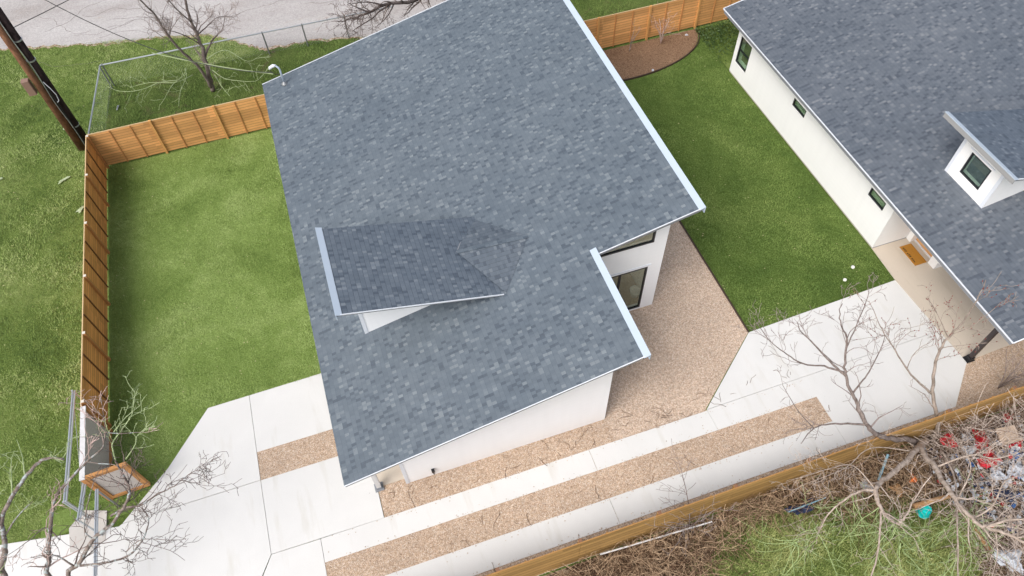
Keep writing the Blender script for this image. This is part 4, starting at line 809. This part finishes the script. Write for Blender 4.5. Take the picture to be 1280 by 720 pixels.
p = at(1259, 543, .9); mb = MB(); mb.obox(p + Vector((-.3, .05, 0)), p + Vector((.3, -.05, .05)), .46, .04, (.25, -.3, 1)); mb.obox(p + Vector((-.3, -.22, -.05)), p + Vector((.3, -.28, .02)), .04, .2); cbo = mb.build('cardboard', M['card']); tag(cbo, 'torn brown cardboard sheet on top of the trash heap', 'cardboard', 'trash in the vacant lot')
rd = random.Random(77)
for key, cnt in (('bag', 260), ('blue', 40), ('red', 36), ('card', 160), ('navy', 80), ('greyp', 200)):
    mb = MB()
    for _ in range(cnt):
        x = rd.gauss(17, 1.3); y = rd.gauss(3.1, 1.1)
        if y > 4.9 or x < 14.6: continue
        c0 = Vector((x, y, rd.uniform(.05, .6))); q = Quaternion(Vector((rd.gauss(0, 1), rd.gauss(0, 1), rd.gauss(0, 1))).normalized(), rd.uniform(-.9, .9)); a, b = rd.uniform(.03, .1), rd.uniform(.02, .075)
        mb.add([c0 + q @ Vector(w) for w in ((-a, -b, 0), (0, -b * 1.2, .05), (a, -b * .6, 0), (a * .8, b, .03), (0, b * .8, -.03), (-a * .9, b, .02))], [(0, 1, 4, 5), (1, 2, 3, 4)])
    nm = {'bag': 'white', 'blue': 'blue', 'red': 'red', 'card': 'brown', 'navy': 'navy', 'greyp': 'grey'}[key]
    o = mb.build('litter', M[key]); o['kind'] = 'stuff'; tag(o, 'small %s litter fragments strewn through the trash heap' % nm, 'litter'); md = o.modifiers.new('thick', 'SOLIDIFY'); md.thickness = .006
p = at(1155, 639, .12); T = thing('bucket', 'teal plastic bucket upside down on the vacant lot grass', 'bucket', (p.x, p.y, 0))
mb = MB(); mb.lathe([(.21, .0), (.215, .03), (.2, .04), (.155, .3), (.14, .32), (.02, .325)], (p.x, p.y, 0.02), 10); mb.build('bucket_body', M['teal'], T)
mb = MB(); mb.tube([(p.x - .21, p.y, .05), (p.x - .1, p.y - .2, .04), (p.x + .1, p.y - .2, .04), (p.x + .21, p.y, .05)], .008, 5); mb.build('handle', M['pvc'], T)
tag(MB().tube([at(750, 693, .5), at(815, 674, .55), at(890, 652, .6)], .025, 8).build('pipe', M['pvc']), 'long white pipe lying in brush along the golden fence', 'pipe')
tag(MB().tube([at(1098, 600, .5), at(1110, 568, .8)], .04, 8).build('pipe', M['bluepipe']), 'blue grey pipe standing in brush beside the tree limbs', 'pipe')
tag(MB().tube([at(985, 640, .5), at(1032, 622, .6)], .02, 6).build('pipe', M['bluepipe']), 'thin blue rod lying over the navy cloth', 'pipe')
# scraps in grass and mulch
for i, (u, v, sx, sy, r, lb_) in enumerate(((81, 226, .34, .09, .5, 'pale scrap board on rough grass near the fence'), (102, 263, .25, .12, .9, 'pale scrap pressed against outside of left fence'), (83, 162, .14, .1, .2, 'pale paper scrap below the utility pole'), (148, 136, .05, .22, -.2, 'white strip on dark grass inside chain link'), (2, 225, .12, .08, .3, 'pale scrap at far left edge of rough grass'))):
    p = at(u, v, G0); tag(crumple('paper_scrap', lb_, 'scrap', (p.x, p.y, .03), sx, sy, .06, M['scrap'] if i != 3 else M['bag'], 90 + i, r), lb_, 'scrap', 'scraps on the grass')
for i, (u, v, lb_) in enumerate(((858, 44, 'white paper scrap at upper right of the mulch bed'), (816, 88, 'white scrap at front edge of the mulch bed'))):
    p = at(u, v, 0); tag(crumple('paper_scrap', lb_, 'scrap', (p.x, p.y, .01), .1, .07, .08, M['bag'], 97 + i, i), lb_, 'scrap', 'scraps on the mulch')
rd = random.Random(12); mb = MB(); mp = MB()
for _ in range(420):
    x, y = rd.choice([(rd.uniform(12.1, 18.3), rd.uniform(10.8, 27)), (rd.uniform(-10.2, -3), rd.uniform(14.5, 27.6)), (rd.uniform(-18, -10.5), rd.uniform(13, 36)), (rd.uniform(7.6, 14), rd.uniform(-.5, 4.4))])
    c0 = Vector((x, y, .03)); a = rd.uniform(0, 6.28); q = Quaternion((rd.gauss(1, .1), rd.gauss(0, .25), rd.gauss(0, .25), a)).normalized(); l_ = rd.uniform(.018, .04)
    mb.add([c0 + q @ Vector(w_) for w_ in ((-l_, 0, 0), (0, -l_ * .5, .006), (l_, 0, 0), (0, l_ * .5, .006))], [(0, 1, 2, 3)])
o = mb.build('fallen_leaves', M['leafd']); o['kind'] = 'stuff'; tag(o, 'pale dry fallen leaves dotted over the lawns', 'leaves')
for _ in range(420):
    y0_ = rd.choice([7.66, 8.38, 6.66, 5.84]); x, y = rd.uniform(-3.9, 12.8), y0_ + (rd.expovariate(16) if y0_ in (7.66, 5.84) else -rd.expovariate(16)); r_ = rd.uniform(.008, .02)
    mp.lathe([(r_ * .5, 0), (r_, r_ * .5), (r_ * .4, r_)], (x, y, 0), 5)
o = mp.build('loose_pebbles', M['gravel']); o['kind'] = 'stuff'; tag(o, 'loose tan pebbles strayed onto the concrete strips', 'pebbles')
# leafy groundcover by the back of the right house
rd = random.Random(8); mb = MB()
for _ in range(2600):
    x = rd.uniform(18.3, 21.5) ; y = 27.5 - abs(rd.gauss(0, 1.0)); 
    if y < 24.6: continue
    c0 = Vector((x, y, rd.uniform(0, .3) * (1 - (27.5 - y) / 3.5))); q = Quaternion((rd.gauss(0, 1), rd.gauss(0, 1), rd.gauss(0, 1), rd.gauss(0, 1))).normalized(); s = rd.uniform(.03, .07)
    mb.add([c0 + q @ Vector(w) for w in ((-s, 0, 0), (0, -s * .5, 0), (s, 0, 0), (0, s * .5, 0))], [(0, 1, 2, 3)])
o = mb.build('groundcover', M['leaf']); o['kind'] = 'stuff'; tag(o, 'dark leafy ground cover by the back fence and right house', 'ground cover')
# ------------------------------------------------------------------ light
SE, SA = 50., 241.       # sun elevation, azimuth clockwise from +Y
w = bpy.data.worlds.new('World'); sc.world = w; w.use_nodes = True
sky = w.node_tree.nodes.new('ShaderNodeTexSky'); sky.sky_type = 'NISHITA'; sky.sun_disc = False; sky.sun_elevation = math.radians(SE); sky.sun_rotation = math.radians(SA); sky.dust_density = 4.5
hs = w.node_tree.nodes.new('ShaderNodeHueSaturation'); hs.inputs['Saturation'].default_value = .5
w.node_tree.links.new(sky.outputs[0], hs.inputs['Color']); bg = w.node_tree.nodes['Background']; bg.inputs[1].default_value = .15
w.node_tree.links.new(hs.outputs[0], bg.inputs[0])
sl = bpy.data.lights.new('sun', 'SUN'); sl.energy = 1.5; sl.angle = math.radians(34); sl.color = (1, .985, .955); so = bpy.data.objects.new('sun', sl); COL.objects.link(so)
sd = Vector((math.sin(math.radians(SA)) * math.cos(math.radians(SE)), math.cos(math.radians(SA)) * math.cos(math.radians(SE)), math.sin(math.radians(SE))))
so.rotation_euler = (-sd).to_track_quat('-Z', 'Y').to_euler()
sc.view_settings.view_transform = 'Standard'; sc.view_settings.look = 'None'; sc.view_settings.exposure = .42; sc.view_settings.gamma = 1; sc.view_settings.use_curve_mapping = False
sc.cycles.use_denoising = True
